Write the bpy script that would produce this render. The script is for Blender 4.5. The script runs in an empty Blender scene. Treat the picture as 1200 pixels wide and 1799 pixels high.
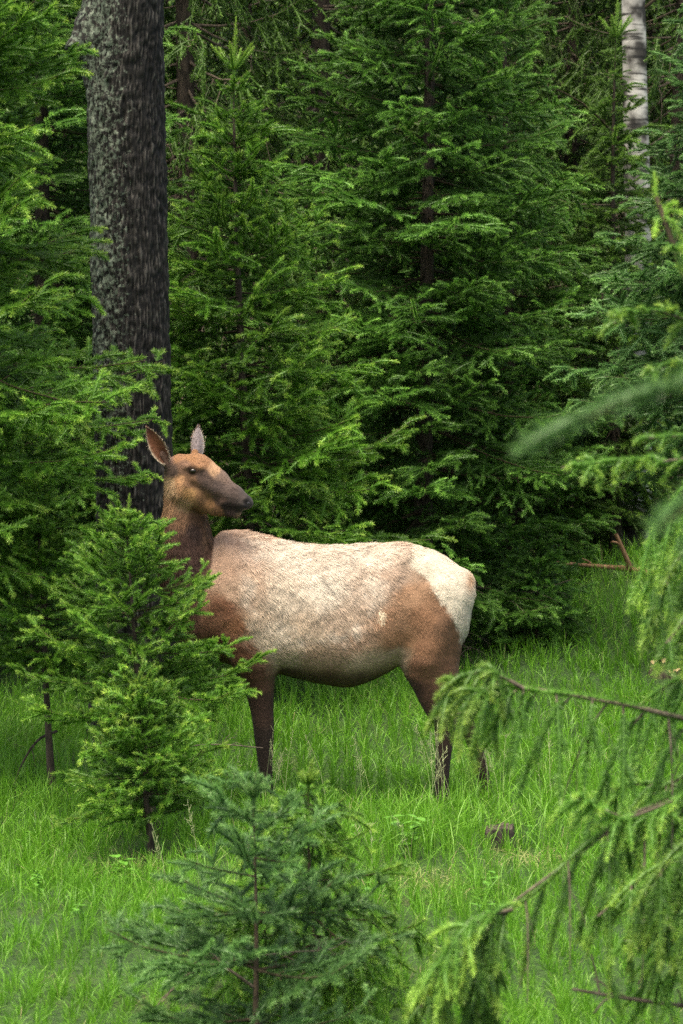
import bpy, math, random
import numpy as np
from mathutils import Matrix, Vector

# ------------------------------------------------------------------ camera, sky, sun, exposure
scene = bpy.context.scene
COL = scene.collection
FPX, CX, CY = 4284.0, 600.0, 899.5          # focal length and centre in photo pixels (1200 x 1799)
CAM_H, HORIZON = 1.88, 760.0
PITCH = math.atan((CY - HORIZON) / FPX)

cam_data = bpy.data.cameras.new('camera')
cam = bpy.data.objects.new('camera', cam_data)
COL.objects.link(cam)
cam.location = (0, 0, CAM_H)
cam.rotation_euler = (math.pi / 2 - PITCH, 0, 0)
cam_data.sensor_fit = 'VERTICAL'
cam_data.sensor_height = 36.0
cam_data.lens = 36.0 * FPX / 1799.0
cam_data.clip_start, cam_data.clip_end = 0.1, 600
cam_data.dof.use_dof = True
cam_data.dof.focus_distance = 12.3
cam_data.dof.aperture_fstop = 5.0
scene.camera = cam

world = bpy.data.worlds.new('World')
scene.world = world
world.use_nodes = True
wn = world.node_tree
sky = wn.nodes.new('ShaderNodeTexSky')
sky.sky_type = 'NISHITA'
sky.sun_disc = False
SUN_EL, SUN_AZ = math.radians(71), math.radians(205)   # azimuth clockwise from +Y
sky.sun_elevation = SUN_EL
sky.sun_rotation = SUN_AZ
sky.air_density, sky.dust_density, sky.ozone_density = 0.7, 5.0, 0.4
bg = wn.nodes['Background']
bg.inputs['Strength'].default_value = 0.15
wn.links.new(sky.outputs['Color'], bg.inputs['Color'])

sun_data = bpy.data.lights.new('sun', 'SUN')
sun_data.energy = 1.5
sun_data.angle = math.radians(35)
sun_data.color = (1.0, 0.97, 0.92)
sun = bpy.data.objects.new('sun', sun_data)
COL.objects.link(sun)
sd = Vector((math.sin(SUN_AZ) * math.cos(SUN_EL), math.cos(SUN_AZ) * math.cos(SUN_EL), math.sin(SUN_EL)))
sun.rotation_euler = sd.to_track_quat('Z', 'Y').to_euler()
sun.location = (0, 0, 20)

scene.view_settings.view_transform = 'Standard'
scene.view_settings.look = 'None'
scene.view_settings.gamma = 1.0
scene.view_settings.exposure = 1.34
scene.view_settings.use_white_balance = True
scene.view_settings.white_balance_temperature = 7200
scene.view_settings.white_balance_tint = 4
cy = scene.cycles
cy.use_denoising = False
cy.max_bounces = 6
cy.diffuse_bounces = 4
cy.glossy_bounces = 2
cy.transmission_bounces = 3
cy.transparent_max_bounces = 4
cy.use_adaptive_sampling = True
cy.adaptive_threshold = 0.01

# ------------------------------------------------------------------ helpers
_cp, _sp = math.cos(PITCH), math.sin(PITCH)
def P(px, py, d):
    """world point that stands at photo pixel (px, py) at depth d metres"""
    cx, cyy = (px - CX) / FPX, (CY - py) / FPX
    y = cyy * _sp + _cp
    k = d / y
    return np.array((cx * k, d, CAM_H + (cyy * _cp - _sp) * k))

def sstep(a, b, x):
    t = np.clip((x - a) / (b - a), 0, 1)
    return t * t * (3 - 2 * t)

_nr = np.random.default_rng(5)
_NK = [(_nr.normal(size=(7, 3)), _nr.uniform(0, 6.28, 7)) for _ in range(6)]
def noise3(p, scale, k=0):
    K, ph = _NK[k % 6]
    q = np.asarray(p) * scale
    return np.sin(q @ K.T + ph + 1.3 * np.sin(q[..., [1, 2, 0]] @ K[::-1].T + ph[::-1])).mean(-1) * 1.6

def gz(x, y):
    x, y = np.asarray(x, float), np.asarray(y, float)
    rise = 0.095 * (np.where(y > 12.5, y - 12.5, 0) - np.where(y > 30, y - 30, 0) * 0.9)
    soft = 0.035 * np.exp(-((y - 12.5) / 1.6) ** 2)
    bump = 0.03 * np.sin(1.1 * x + 0.7 * y) + 0.02 * np.sin(2.3 * x - 1.7 * y + 1) + 0.012 * np.sin(5 * x + 4 * y)
    knoll = 0.38 * np.exp(-((x - 2.15) / 0.8) ** 2 - ((y - 18.0) / 1.3) ** 2)
    return rise + soft + bump + knoll - 0.02

def gpos(px, d, sink=0.0):
    x = (px - CX) / FPX * d
    return np.array((x, d, float(gz(x, d)) - sink))

def raw_mesh(name, V, faces, mats=None, attrs=None, smooth=False, cols=None):
    """faces: list of (m,k) int arrays (k = 3 or 4), mats: material index per face array"""
    me = bpy.data.meshes.new(name)
    V = np.asarray(V, np.float32)
    me.vertices.add(len(V))
    me.vertices.foreach_set('co', V.ravel())
    faces = [np.asarray(f, np.int32) for f in faces]
    idx = [i for i, f in enumerate(faces) if len(f)]
    nl = sum(faces[i].size for i in idx)
    npol = sum(len(faces[i]) for i in idx)
    me.loops.add(nl)
    me.loops.foreach_set('vertex_index', np.concatenate([faces[i].ravel() for i in idx]))
    me.polygons.add(npol)
    tot = np.concatenate([np.full(len(faces[i]), faces[i].shape[1], np.int32) for i in idx])
    st = np.concatenate([[0], np.cumsum(tot)[:-1]]).astype(np.int32)
    me.polygons.foreach_set('loop_start', st)
    if mats is not None:
        me.polygons.foreach_set('material_index', np.concatenate([np.full(len(faces[i]), mats[i], np.int32) for i in idx]))
    if smooth:
        me.polygons.foreach_set('use_smooth', np.ones(npol, bool))
    for k, a in (attrs or {}).items():
        at = me.attributes.new(k, 'FLOAT', 'POINT')
        at.data.foreach_set('value', np.asarray(a, np.float32))
    if cols is not None:
        at = me.attributes.new('coat', 'FLOAT_COLOR', 'POINT')
        c = np.ones((len(V), 4), np.float32)
        c[:, :3] = cols
        at.data.foreach_set('color', c.ravel())
    me.update(calc_edges=True)
    me.validate()
    return me

def link(name, me, parent=None, mats=()):
    o = bpy.data.objects.new(name, me)
    COL.objects.link(o)
    for m in mats:
        me.materials.append(m)
    if parent is not None:
        o.parent = parent
    return o

def tag(o, label=None, cat=None, group=None, kind=None):
    for k, v in (('label', label), ('category', cat), ('group', group), ('kind', kind)):
        if v:
            o[k] = v
    return o

def thing(name, loc, label, cat, group=None):
    o = bpy.data.objects.new(name, None)
    o.empty_display_size = 0.2
    COL.objects.link(o)
    o.location = [float(c) for c in loc]
    return tag(o, label, cat, group)

def norm(v):
    return v / np.maximum(np.linalg.norm(v, axis=-1, keepdims=True), 1e-9)

def tubes(S, R, ns=4):
    """S (k,m,3) polylines, R (k,m) radii -> V, quads"""
    k, m, _ = S.shape
    T = np.gradient(S, axis=1)
    T = norm(T)
    ref = np.where(np.abs(T[..., 2:3]) > 0.9, np.array((1., 0, 0)), np.array((0, 0, 1.)))
    A = norm(np.cross(T, ref)); B = np.cross(T, A)
    th = np.arange(ns) * 2 * math.pi / ns
    V = S[:, :, None] + R[:, :, None, None] * (np.cos(th)[None, None, :, None] * A[:, :, None] + np.sin(th)[None, None, :, None] * B[:, :, None])
    i = np.arange(k)[:, None, None] * (m * ns) + np.arange(m - 1)[None, :, None] * ns
    j = np.arange(ns)[None, None]; j2 = (j + 1) % ns
    F = np.stack(np.broadcast_arrays(i + j, i + j2, i + ns + j2, i + ns + j), -1).reshape(-1, 4)
    return V.reshape(-1, 3), F

def resample(p, m):
    p = np.asarray(p, float)
    s = np.concatenate([[0], np.cumsum(np.linalg.norm(np.diff(p, axis=0), axis=1))])
    t = np.linspace(0, s[-1], m)
    return np.stack([np.interp(t, s, p[:, i]) for i in range(3)], 1)

def smooth_line(pts, m):
    """Catmull-Rom through the points, resampled"""
    p = np.asarray(pts, float)
    q = np.vstack([2 * p[0] - p[1], p, 2 * p[-1] - p[-2]])
    out = []
    for i in range(1, len(q) - 2):
        for t in np.linspace(0, 1, 8, endpoint=False):
            a, b, c, d = q[i - 1], q[i], q[i + 1], q[i + 2]
            out.append(0.5 * (2 * b + (c - a) * t + (2 * a - 5 * b + 4 * c - d) * t * t + (3 * b - a - 3 * c + d) * t ** 3))
    out.append(p[-1])
    return resample(np.array(out), m)

# ------------------------------------------------------------------ materials
def new_mat(name):
    m = bpy.data.materials.new(name)
    m.use_nodes = True
    nt = m.node_tree
    return m, nt, nt.nodes, nt.links, nt.nodes['Principled BSDF']

def ramp(N, stops):
    r = N.new('ShaderNodeValToRGB')
    e = r.color_ramp.elements
    while len(e) < len(stops):
        e.new(0.5)
    for el, (pos, c) in zip(e, stops):
        el.position = pos
        el.color = (*c, 1)
    return r

def needle_mat(name, old, mid, new, var=0.3, transl=0.36):
    m, nt, N, L, b = new_mat(name)
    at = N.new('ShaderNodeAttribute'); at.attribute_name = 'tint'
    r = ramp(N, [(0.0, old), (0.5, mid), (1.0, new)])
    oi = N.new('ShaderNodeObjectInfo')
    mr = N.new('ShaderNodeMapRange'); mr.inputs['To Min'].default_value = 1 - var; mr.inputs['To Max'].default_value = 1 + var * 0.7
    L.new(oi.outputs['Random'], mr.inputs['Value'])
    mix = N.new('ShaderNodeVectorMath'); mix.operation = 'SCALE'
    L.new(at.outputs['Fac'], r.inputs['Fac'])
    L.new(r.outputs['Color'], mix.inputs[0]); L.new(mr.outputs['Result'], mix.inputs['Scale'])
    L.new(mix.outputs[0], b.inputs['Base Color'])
    b.inputs['Roughness'].default_value = 0.42
    b.inputs['Specular IOR Level'].default_value = 0.5
    tr = N.new('ShaderNodeBsdfTranslucent'); L.new(mix.outputs[0], tr.inputs['Color'])
    ms = N.new('ShaderNodeMixShader'); ms.inputs['Fac'].default_value = transl
    L.new(b.outputs[0], ms.inputs[1]); L.new(tr.outputs[0], ms.inputs[2])
    L.new(ms.outputs[0], N['Material Output'].inputs['Surface'])
    return m

def wood_mat(name, a, c, scale=40, bump=0.3, rough=0.85):
    m, nt, N, L, b = new_mat(name)
    tc = N.new('ShaderNodeTexCoord')
    mp = N.new('ShaderNodeMapping'); mp.inputs['Scale'].default_value = (1, 1, 0.35)
    L.new(tc.outputs['Object'], mp.inputs['Vector'])
    n = N.new('ShaderNodeTexNoise'); n.inputs['Scale'].default_value = scale; n.inputs['Detail'].default_value = 5
    L.new(mp.outputs[0], n.inputs['Vector'])
    r = ramp(N, [(0.35, a), (0.65, c)])
    L.new(n.outputs['Fac'], r.inputs['Fac']); L.new(r.outputs['Color'], b.inputs['Base Color'])
    b.inputs['Roughness'].default_value = rough
    b.inputs['Specular IOR Level'].default_value = 0.2
    bp = N.new('ShaderNodeBump'); bp.inputs['Strength'].default_value = bump; bp.inputs['Distance'].default_value = 0.01
    L.new(n.outputs['Fac'], bp.inputs['Height']); L.new(bp.outputs[0], b.inputs['Normal'])
    return m

M = {}
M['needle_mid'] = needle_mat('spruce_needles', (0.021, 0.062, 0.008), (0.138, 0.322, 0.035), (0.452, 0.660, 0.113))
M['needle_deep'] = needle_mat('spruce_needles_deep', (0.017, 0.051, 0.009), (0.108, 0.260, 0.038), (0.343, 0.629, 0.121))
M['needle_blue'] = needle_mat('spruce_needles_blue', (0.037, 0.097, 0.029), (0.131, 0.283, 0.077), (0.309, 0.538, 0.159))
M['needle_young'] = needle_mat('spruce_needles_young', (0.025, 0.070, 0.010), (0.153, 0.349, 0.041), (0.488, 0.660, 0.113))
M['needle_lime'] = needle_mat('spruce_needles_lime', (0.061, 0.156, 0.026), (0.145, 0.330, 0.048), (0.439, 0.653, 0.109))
M['needle_far'] = needle_mat('spruce_needles_far', (0.027, 0.062, 0.012), (0.121, 0.245, 0.037), (0.274, 0.446, 0.079))
M['twig'] = wood_mat('twig_wood', (0.030, 0.024, 0.014), (0.065, 0.050, 0.030), 60)
M['twig_grey'] = wood_mat('twig_wood_grey', (0.09, 0.07, 0.055), (0.19, 0.15, 0.115), 60)
M['stem'] = wood_mat('spruce_bark', (0.030, 0.024, 0.019), (0.085, 0.066, 0.050), 45, 0.6)
M['stem_young'] = wood_mat('young_spruce_bark', (0.045, 0.034, 0.024), (0.12, 0.085, 0.058), 70, 0.4)
M['deadwood'] = wood_mat('dead_wood', (0.20, 0.11, 0.06), (0.34, 0.20, 0.12), 50)

# ------------------------------------------------------------------ spruce branches
class Foliage:
    def __init__(self, rng):
        self.rng, self.shoots, self.wood = rng, [], []
    def shoot(self, pts, t0, t1):
        self.shoots.append((resample(pts, 4), t0, t1))
    def stick(self, pts, r0, r1):
        self.wood.append((resample(pts, 5), r0, r1))
    def arrays(self, dens, nl, nw, ang=52, core=0.004):
        rng = self.rng
        V, F, mt, tint = [], [], [], []
        nv = 0
        if self.shoots:
            S = np.array([s[0] for s in self.shoots])
            T0 = np.array([s[1] for s in self.shoots]); T1 = np.array([s[2] for s in self.shoots])
            seg = np.linalg.norm(np.diff(S, axis=1), axis=2)
            ln = seg.sum(1)
            cnt = np.maximum(3, (ln * dens * rng.uniform(0.85, 1.15, len(ln)))).astype(int)
            id_ = np.repeat(np.arange(len(S)), cnt)
            t = rng.uniform(0, 1, len(id_)) ** 0.95
            u = np.clip(t * 3, 0, 2.999); k = u.astype(int); fr = (u - k)[:, None]
            p = S[id_, k] * (1 - fr) + S[id_, k + 1] * fr
            tan = norm(S[id_, k + 1] - S[id_, k])
            ref = np.where(np.abs(tan[:, 2:3]) > 0.92, np.array((1., 0, 0)), np.array((0, 0, 1.)))
            A = norm(np.cross(tan, ref)); B = np.cross(A, tan)
            az = rng.uniform(0, 2 * math.pi, len(id_))
            a = np.radians(ang + rng.normal(0, 9, len(id_))) * (1 - 0.62 * sstep(0.8, 1.0, t))
            rad = np.cos(az)[:, None] * A + np.sin(az)[:, None] * B
            rad = norm(rad + np.array((0, 0, 0.22)))
            d = norm(tan * np.cos(a)[:, None] + rad * np.sin(a)[:, None])
            le = nl * rng.uniform(0.72, 1.08, len(id_)) * (1 - 0.25 * sstep(0.85, 1, t))
            w = norm(np.cross(d, rng.normal(size=d.shape))) * (nw * 0.5)
            tri = np.stack([p - w, p + w, p + d * le[:, None]], 1)
            V.append(tri.reshape(-1, 3))
            F.append(np.arange(len(id_) * 3).reshape(-1, 3)); mt.append(0)
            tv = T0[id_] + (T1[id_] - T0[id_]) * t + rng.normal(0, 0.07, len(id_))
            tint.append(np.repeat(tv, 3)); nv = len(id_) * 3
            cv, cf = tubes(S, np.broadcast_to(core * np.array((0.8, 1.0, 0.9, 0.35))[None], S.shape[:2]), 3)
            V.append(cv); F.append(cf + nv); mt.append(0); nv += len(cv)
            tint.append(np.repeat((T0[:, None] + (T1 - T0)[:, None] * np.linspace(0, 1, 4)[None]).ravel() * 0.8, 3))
        if self.wood:
            S = np.array([s[0] for s in self.wood])
            r0 = np.array([s[1] for s in self.wood])[:, None]; r1 = np.array([s[2] for s in self.wood])[:, None]
            R = r0 + (r1 - r0) * np.linspace(0, 1, S.shape[1])[None]
            wv, wf = tubes(S, R, 4)
            V.append(wv); F.append(wf + nv); mt.append(1); tint.append(np.zeros(len(wv)))
        return np.concatenate(V), F, mt, np.concatenate(tint)

UP = np.array((0, 0, 1.0))
def grow(fo, spine, sec_step=0.042, sec_max=0.42, ter_step=0.034, ter_len=0.085, droop=0.25, hang=0.0, bare=0.22,
         wood_r=0.011, tip_tint=0.9, age=0.0, sec_ang=58, lift=0.12, dead=0.0):
    """a spruce frond: needled axis, side twigs on both sides and shoots on every twig"""
    rng = fo.rng
    spine = np.asarray(spine, float)
    L = np.linalg.norm(np.diff(spine, axis=0), axis=1).sum()
    sp = resample(spine, 24)
    tang = norm(np.gradient(sp, axis=0))
    i0 = int(24 * bare)
    fo.stick(sp, wood_r, 0.0022)
    for a in range(i0, 22 if dead < 1 else 0, 3):
        q = min(a + 4, 24)
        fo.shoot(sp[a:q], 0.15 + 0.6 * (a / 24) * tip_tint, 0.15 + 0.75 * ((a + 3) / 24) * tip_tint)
    s, side = bare * L * 0.8 + rng.uniform(0, sec_step), 1
    while s < L * 0.985:
        u = s / L
        f = u * 23; k = min(int(f), 22); fr = f - k
        p = sp[k] * (1 - fr) + sp[k + 1] * fr
        T = tang[k]
        lat = norm(np.cross(UP, T)) * side
        ln = min(sec_max, 0.48 * L) * (0.18 + 0.95 * (1 - u) ** 0.75) * (0.55 + 0.45 * min(1, (u - bare * 0.5) / 0.25)) * rng.uniform(0.72, 1.12) + 0.03
        a = math.radians(sec_ang + rng.normal(0, 9))
        d = norm(T * math.cos(a) + lat * math.sin(a) + UP * (lift + rng.normal(0, 0.16) - hang))
        t = np.linspace(0, 1, 7)[:, None]
        q = p + d * ln * t * (1 - 0.12 * t) + T * (0.22 * ln * t ** 2 * (1 - hang * 0.6)) - UP * (droop + hang * 0.7) * ln * t ** 2 + UP * (0.10 * ln * t ** 4)
        isdead = rng.uniform() < dead
        fo.stick(q, max(0.0016, wood_r * 0.28 * (ln / max(0.1, sec_max)) + 0.0012), 0.0011)
        if not isdead:
            tt = tip_tint * rng.uniform(0.7, 1.1)
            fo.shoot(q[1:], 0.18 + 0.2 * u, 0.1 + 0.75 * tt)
        s2, sd2 = 0.12 * ln + rng.uniform(0, ter_step), 1
        while s2 < ln * 0.93:
            v = s2 / ln
            g = v * 6; kk = min(int(g), 5); pp = q[kk] + (q[kk + 1] - q[kk]) * (g - kk)
            T2 = norm(q[min(kk + 1, 6)] - q[kk])
            nrm = norm(np.cross(T2, np.cross(UP, T2) + 1e-6) * 1.0)
            lat2 = norm(np.cross(nrm, T2)) * sd2
            b = math.radians(46 + rng.normal(0, 9))
            l2 = ter_len * rng.uniform(0.55, 1.15) * (1 - 0.45 * v) + 0.012
            d2 = norm(T2 * math.cos(b) + lat2 * math.sin(b) + UP * (0.16 + rng.normal(0, 0.22) - hang * 0.9))
            t4 = np.linspace(0, 1, 4)[:, None]
            r = pp + d2 * l2 * t4 - UP * (0.18 + hang * 0.35) * l2 * t4 ** 2
            if isdead:
                fo.stick(r, 0.0012, 0.0006)
            else:
                t1 = (0.12 + 0.75 * u ** 1.3 + 0.35 * v) * tip_tint * rng.uniform(0.7, 1.25)
                fo.shoot(r, 0.05 + 0.25 * u, t1)
            s2 += ter_step * rng.uniform(0.7, 1.3); sd2 = -sd2
        s += sec_step * rng.uniform(0.7, 1.3); side = -side
    return fo

QUAL = {'mid': dict(dens=1150, nl=0.0295, nw=0.0042, core=0.0085, ang=55), 'fine': dict(dens=1650, nl=0.0235, nw=0.0029, core=0.0058, ang=55), 'low': dict(dens=200, nl=0.038, nw=0.0105, core=0.010)}
def standard_spine(rng, L, sag, tip):
    t = np.linspace(0, 1, 12)
    return np.stack([L * t, 0.05 * L * np.sin(2.2 * t + rng.uniform(0, 6)) * t, L * (-sag * t * (1.6 - t) + tip * t ** 4)], 1)

LIB = {}
def branch_lib(key, lengths, n, qual, seed, sag=0.14, tip=0.10, **kw):
    rng = np.random.default_rng(seed)
    out = {}
    for L in lengths:
        lst = []
        for i in range(n):
            fo = Foliage(rng)
            w = 0.003 + 0.0065 * L
            grow(fo, standard_spine(rng, L, sag * rng.uniform(0.6, 1.3), tip * rng.uniform(0.5, 1.4)), wood_r=w, **kw)
            lst.append(fo.arrays(**QUAL[qual]))
        out[L] = lst
    LIB[key] = out

def lib_meshes(key):
    if key not in MESH:
        MESH[key] = {L: [raw_mesh('spruce_branch', V, F, mt, {'tint': ti}) for V, F, mt, ti in lst] for L, lst in LIB[key].items()}
        for lst in MESH[key].values():
            for me in lst:
                me.materials.append(None); me.materials.append(None)
    return MESH[key]
MESH = {}

branch_lib('mid', (0.22, 0.42, 0.68, 1.0, 1.35), 3, 'mid', 11, sec_step=0.082, ter_step=0.078, ter_len=0.165, bare=0.20, sag=0.22, tip=0.06, droop=0.35, lift=0.18)
branch_lib('fine', (0.14, 0.26, 0.42, 0.62), 3, 'fine', 12, sag=0.05, tip=0.16, sec_step=0.056, sec_max=0.26, ter_step=0.054, ter_len=0.100, lift=0.2, droop=0.15, bare=0.12)
branch_lib('bare', (0.5, 0.9), 3, 'mid', 14, sec_step=0.10, sec_max=0.4, ter_step=0.07, ter_len=0.13, droop=0.5, dead=1.0, sag=0.3, bare=0.1)
branch_lib('weep', (0.16, 0.30, 0.48), 3, 'fine', 13, sag=0.25, tip=0.05, sec_step=0.056, sec_max=0.22, ter_step=0.056, ter_len=0.115, droop=0.5, hang=0.35, bare=0.10, lift=0.1)

def branch_matrix(z, az, el, roll, sc, flip, off=(0, 0)):
    return (Matrix.Translation((off[0], off[1], z)) @ Matrix.Rotation(az, 4, 'Z') @ Matrix.Rotation(-el, 4, 'Y')
            @ Matrix.Rotation(roll, 4, 'X') @ Matrix.Diagonal((sc, sc * flip, sc, 1)))

def plan(rng, H, R, z0, ws, nper, el_top, el_bot, shape=0.85, inter=0.6, minlen=0.1, side=None):
    """whorls of branches on a stem: list of (z, azimuth, elevation, roll, length)"""
    out = []
    z = z0
    while z < H * 0.985:
        u = (z - z0) / (H - z0)
        n = nper if u < 0.85 else max(3, nper - 2)
        a0 = rng.uniform(0, 6.28)
        lo = 0.7 + 0.3 * min(1, u / 0.15)
        for i in range(n + (1 if rng.uniform() < 0.4 else 0)):
            ln = max(minlen, R * lo * (1 - u) ** shape) * rng.uniform(0.78, 1.12)
            el = el_bot + (el_top - el_bot) * u ** 1.3 + rng.normal(0, 0.14)
            out.append((z + rng.normal(0, ws * 0.14), a0 + i * 6.283 / n + rng.normal(0, 0.2), el, rng.normal(0, 0.38), ln))
        for i in range(int(n * inter)):
            ln = max(minlen, R * lo * (1 - u) ** shape) * rng.uniform(0.4, 0.75)
            out.append((z + rng.uniform(0.2, 0.8) * ws, rng.uniform(0, 6.28), el_bot + (el_top - el_bot) * u + rng.normal(0, 0.15), rng.normal(0, 0.25), ln))
        z += ws * (1 - 0.35 * u) * rng.uniform(0.9, 1.1)
    return out

def stem_line(rng, H, lean=(0, 0), wob=0.012):
    t = np.linspace(0, 1, 14)
    a, b = rng.uniform(0, 6, 2)
    return np.stack([lean[0] * t + wob * H * np.sin(3 * t + a) * t, lean[1] * t + wob * H * np.sin(2.6 * t + b) * t, H * t - 0.06], 1)

def spruce(name, label, base, H, R, z0, ws, nper, el_top, el_bot, lib, mat, seed, group=None, lean=(0, 0), r0=None, stem='stem', shape=0.85, inter=0.6, twig='twig', skip=None, cat='tree', dead_low=0):
    rng = np.random.default_rng(seed)
    root = thing(name, base, label, cat, group)
    sl = stem_line(rng, H, lean)
    r0 = r0 or 0.010 * H + 0.012
    rad = r0 * (1 - np.linspace(0, 1, 14) ** 0.9 * 0.9)
    rad[0] *= 1.35
    V, F = tubes(sl[None], rad[None], 10)
    link('trunk', raw_mesh('trunk', V, [F], smooth=True), root, [M[stem]])
    meshes = lib_meshes(lib); Ls = np.array(sorted(meshes))
    for z, az, el, roll, ln in plan(rng, H, R, z0, ws, nper, el_top, el_bot, shape, inter):
        if skip and skip(z, az, ln):
            continue
        Lb = Ls[np.argmin(np.abs(np.log(Ls / ln)))]
        me = meshes[Lb][rng.integers(len(meshes[Lb]))]
        o = link('branch', me, root)
        ox = np.interp(z, sl[:, 2], sl[:, 0]); oy = np.interp(z, sl[:, 2], sl[:, 1])
        o.matrix_basis = branch_matrix(z, az, el, roll, ln / Lb, 1 if rng.uniform() < 0.5 else -1, (ox, oy))
        for k, mm in enumerate((M[mat], M[twig])):
            o.material_slots[k].link = 'OBJECT'; o.material_slots[k].material = mm
    fo = Foliage(rng)                       # the leader shoot and its ring of tip shoots
    top = sl[-1]
    ll = min(0.32, 0.10 * H)
    fo.shoot([sl[-2], top, top + np.array((0.01, 0, ll * 0.5)), top + np.array((0.015, 0.0, ll))], 0.5, 0.9)
    for i in range(6):
        a = i * 1.05 + rng.uniform(0, 0.5)
        d = np.array((math.cos(a) * 0.75, math.sin(a) * 0.75, 0.75))
        fo.shoot([top + d * ll * 0.02, top + d * ll * 0.3, top + d * ll * 0.55 + np.array((0, 0, 0.05 * ll))], 0.5, 0.9)
    fo.stick([sl[-2], top, top + np.array((0.01, 0, ll * 0.9))], 0.004, 0.0015)
    V, F, mt, ti = fo.arrays(**QUAL['fine' if lib != 'mid' else 'mid'])
    link('leader', raw_mesh('leader', V, F, mt, {'tint': ti}), root, [M[mat], M[twig]])
    if dead_low:
        bm_ = lib_meshes('bare'); bl2 = sorted(bm_)
        for i in range(dead_low):
            Lb = bl2[rng.integers(2)]; o = link('dead_branch', bm_[Lb][rng.integers(3)], root)
            z = rng.uniform(0.3, z0 + 0.5)
            o.matrix_basis = branch_matrix(z, rng.uniform(0, 6.28), rng.uniform(-0.5, 0.1), rng.normal(0, 0.4), rng.uniform(0.7, 1.15), 1)
            for k, mm in enumerate((M[mat], M['twig_grey'])):
                o.material_slots[k].link = 'OBJECT'; o.material_slots[k].material = mm
    return root

# ------------------------------------------------------------------ ground
def graded(a, b, c, d, n_in, n_out):
    inn = np.linspace(b, c, n_in)
    lo = b - (b - a) * (np.linspace(1, 0, n_out, endpoint=False) ** 2.2)
    hi = c + (d - c) * (np.linspace(0, 1, n_out + 1)[1:] ** 2.2)
    return np.concatenate([lo, inn, hi])
gx = graded(-150, -7, 7, 150, 100, 22); gy = graded(-60, 3, 32, 260, 190, 22)
X, Y = np.meshgrid(gx, gy, indexing='ij')
Z = gz(X, Y) + 0.012 * noise3(np.stack([X, Y, X * 0], -1), 9.0)
idx = np.arange(X.size).reshape(X.shape)
Fg = np.stack([idx[:-1, :-1], idx[1:, :-1], idx[1:, 1:], idx[:-1, 1:]], -1).reshape(-1, 4)
m, nt, N, L, b = new_mat('forest_floor')
tc = N.new('ShaderNodeTexCoord')
n1 = N.new('ShaderNodeTexNoise'); n1.inputs['Scale'].default_value = 1.6; n1.inputs['Detail'].default_value = 8
n2 = N.new('ShaderNodeTexNoise'); n2.inputs['Scale'].default_value = 45; n2.inputs['Detail'].default_value = 6
for n in (n1, n2): L.new(tc.outputs['Object'], n.inputs['Vector'])
r1 = ramp(N, [(0.35, (0.028, 0.078, 0.010)), (0.60, (0.042, 0.100, 0.015)), (0.80, (0.075, 0.080, 0.030))])
r2 = ramp(N, [(0.3, (0.35, 0.35, 0.35)), (0.7, (1.3, 1.25, 1.1))])
mx = N.new('ShaderNodeMix'); mx.data_type = 'RGBA'; mx.blend_type = 'MULTIPLY'; mx.inputs[0].default_value = 1
L.new(n1.outputs['Fac'], r1.inputs['Fac']); L.new(n2.outputs['Fac'], r2.inputs['Fac'])
L.new(r1.outputs['Color'], mx.inputs[6]); L.new(r2.outputs['Color'], mx.inputs[7]); L.new(mx.outputs[2], b.inputs['Base Color'])
b.inputs['Roughness'].default_value = 0.95
bp = N.new('ShaderNodeBump'); bp.inputs['Distance'].default_value = 0.03; L.new(n2.outputs['Fac'], bp.inputs['Height']); L.new(bp.outputs[0], b.inputs['Normal'])
tag(link('ground', raw_mesh('ground', np.stack([X, Y, Z], -1).reshape(-1, 3), [Fg], smooth=True), None, [m]), kind='structure')

# ------------------------------------------------------------------ grass
def grass_mat():
    m, nt, N, L, b = new_mat('grass_blades')
    at = N.new('ShaderNodeAttribute'); at.attribute_name = 'tint'
    r = ramp(N, [(0.0, (0.050, 0.145, 0.008)), (0.45, (0.136, 0.360, 0.021)), (0.8, (0.255, 0.510, 0.064)), (0.9, (0.32, 0.46, 0.12)), (1.0, (0.42, 0.35, 0.19))])
    L.new(at.outputs['Fac'], r.inputs['Fac']); L.new(r.outputs['Color'], b.inputs['Base Color'])
    b.inputs['Roughness'].default_value = 0.42; b.inputs['Specular IOR Level'].default_value = 0.4
    tr = N.new('ShaderNodeBsdfTranslucent'); L.new(r.outputs['Color'], tr.inputs['Color'])
    ms = N.new('ShaderNodeMixShader'); ms.inputs['Fac'].default_value = 0.38
    L.new(b.outputs[0], ms.inputs[1]); L.new(tr.outputs[0], ms.inputs[2]); L.new(ms.outputs[0], N['Material Output'].inputs['Surface'])
    return m
M['grass'] = grass_mat()

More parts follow.
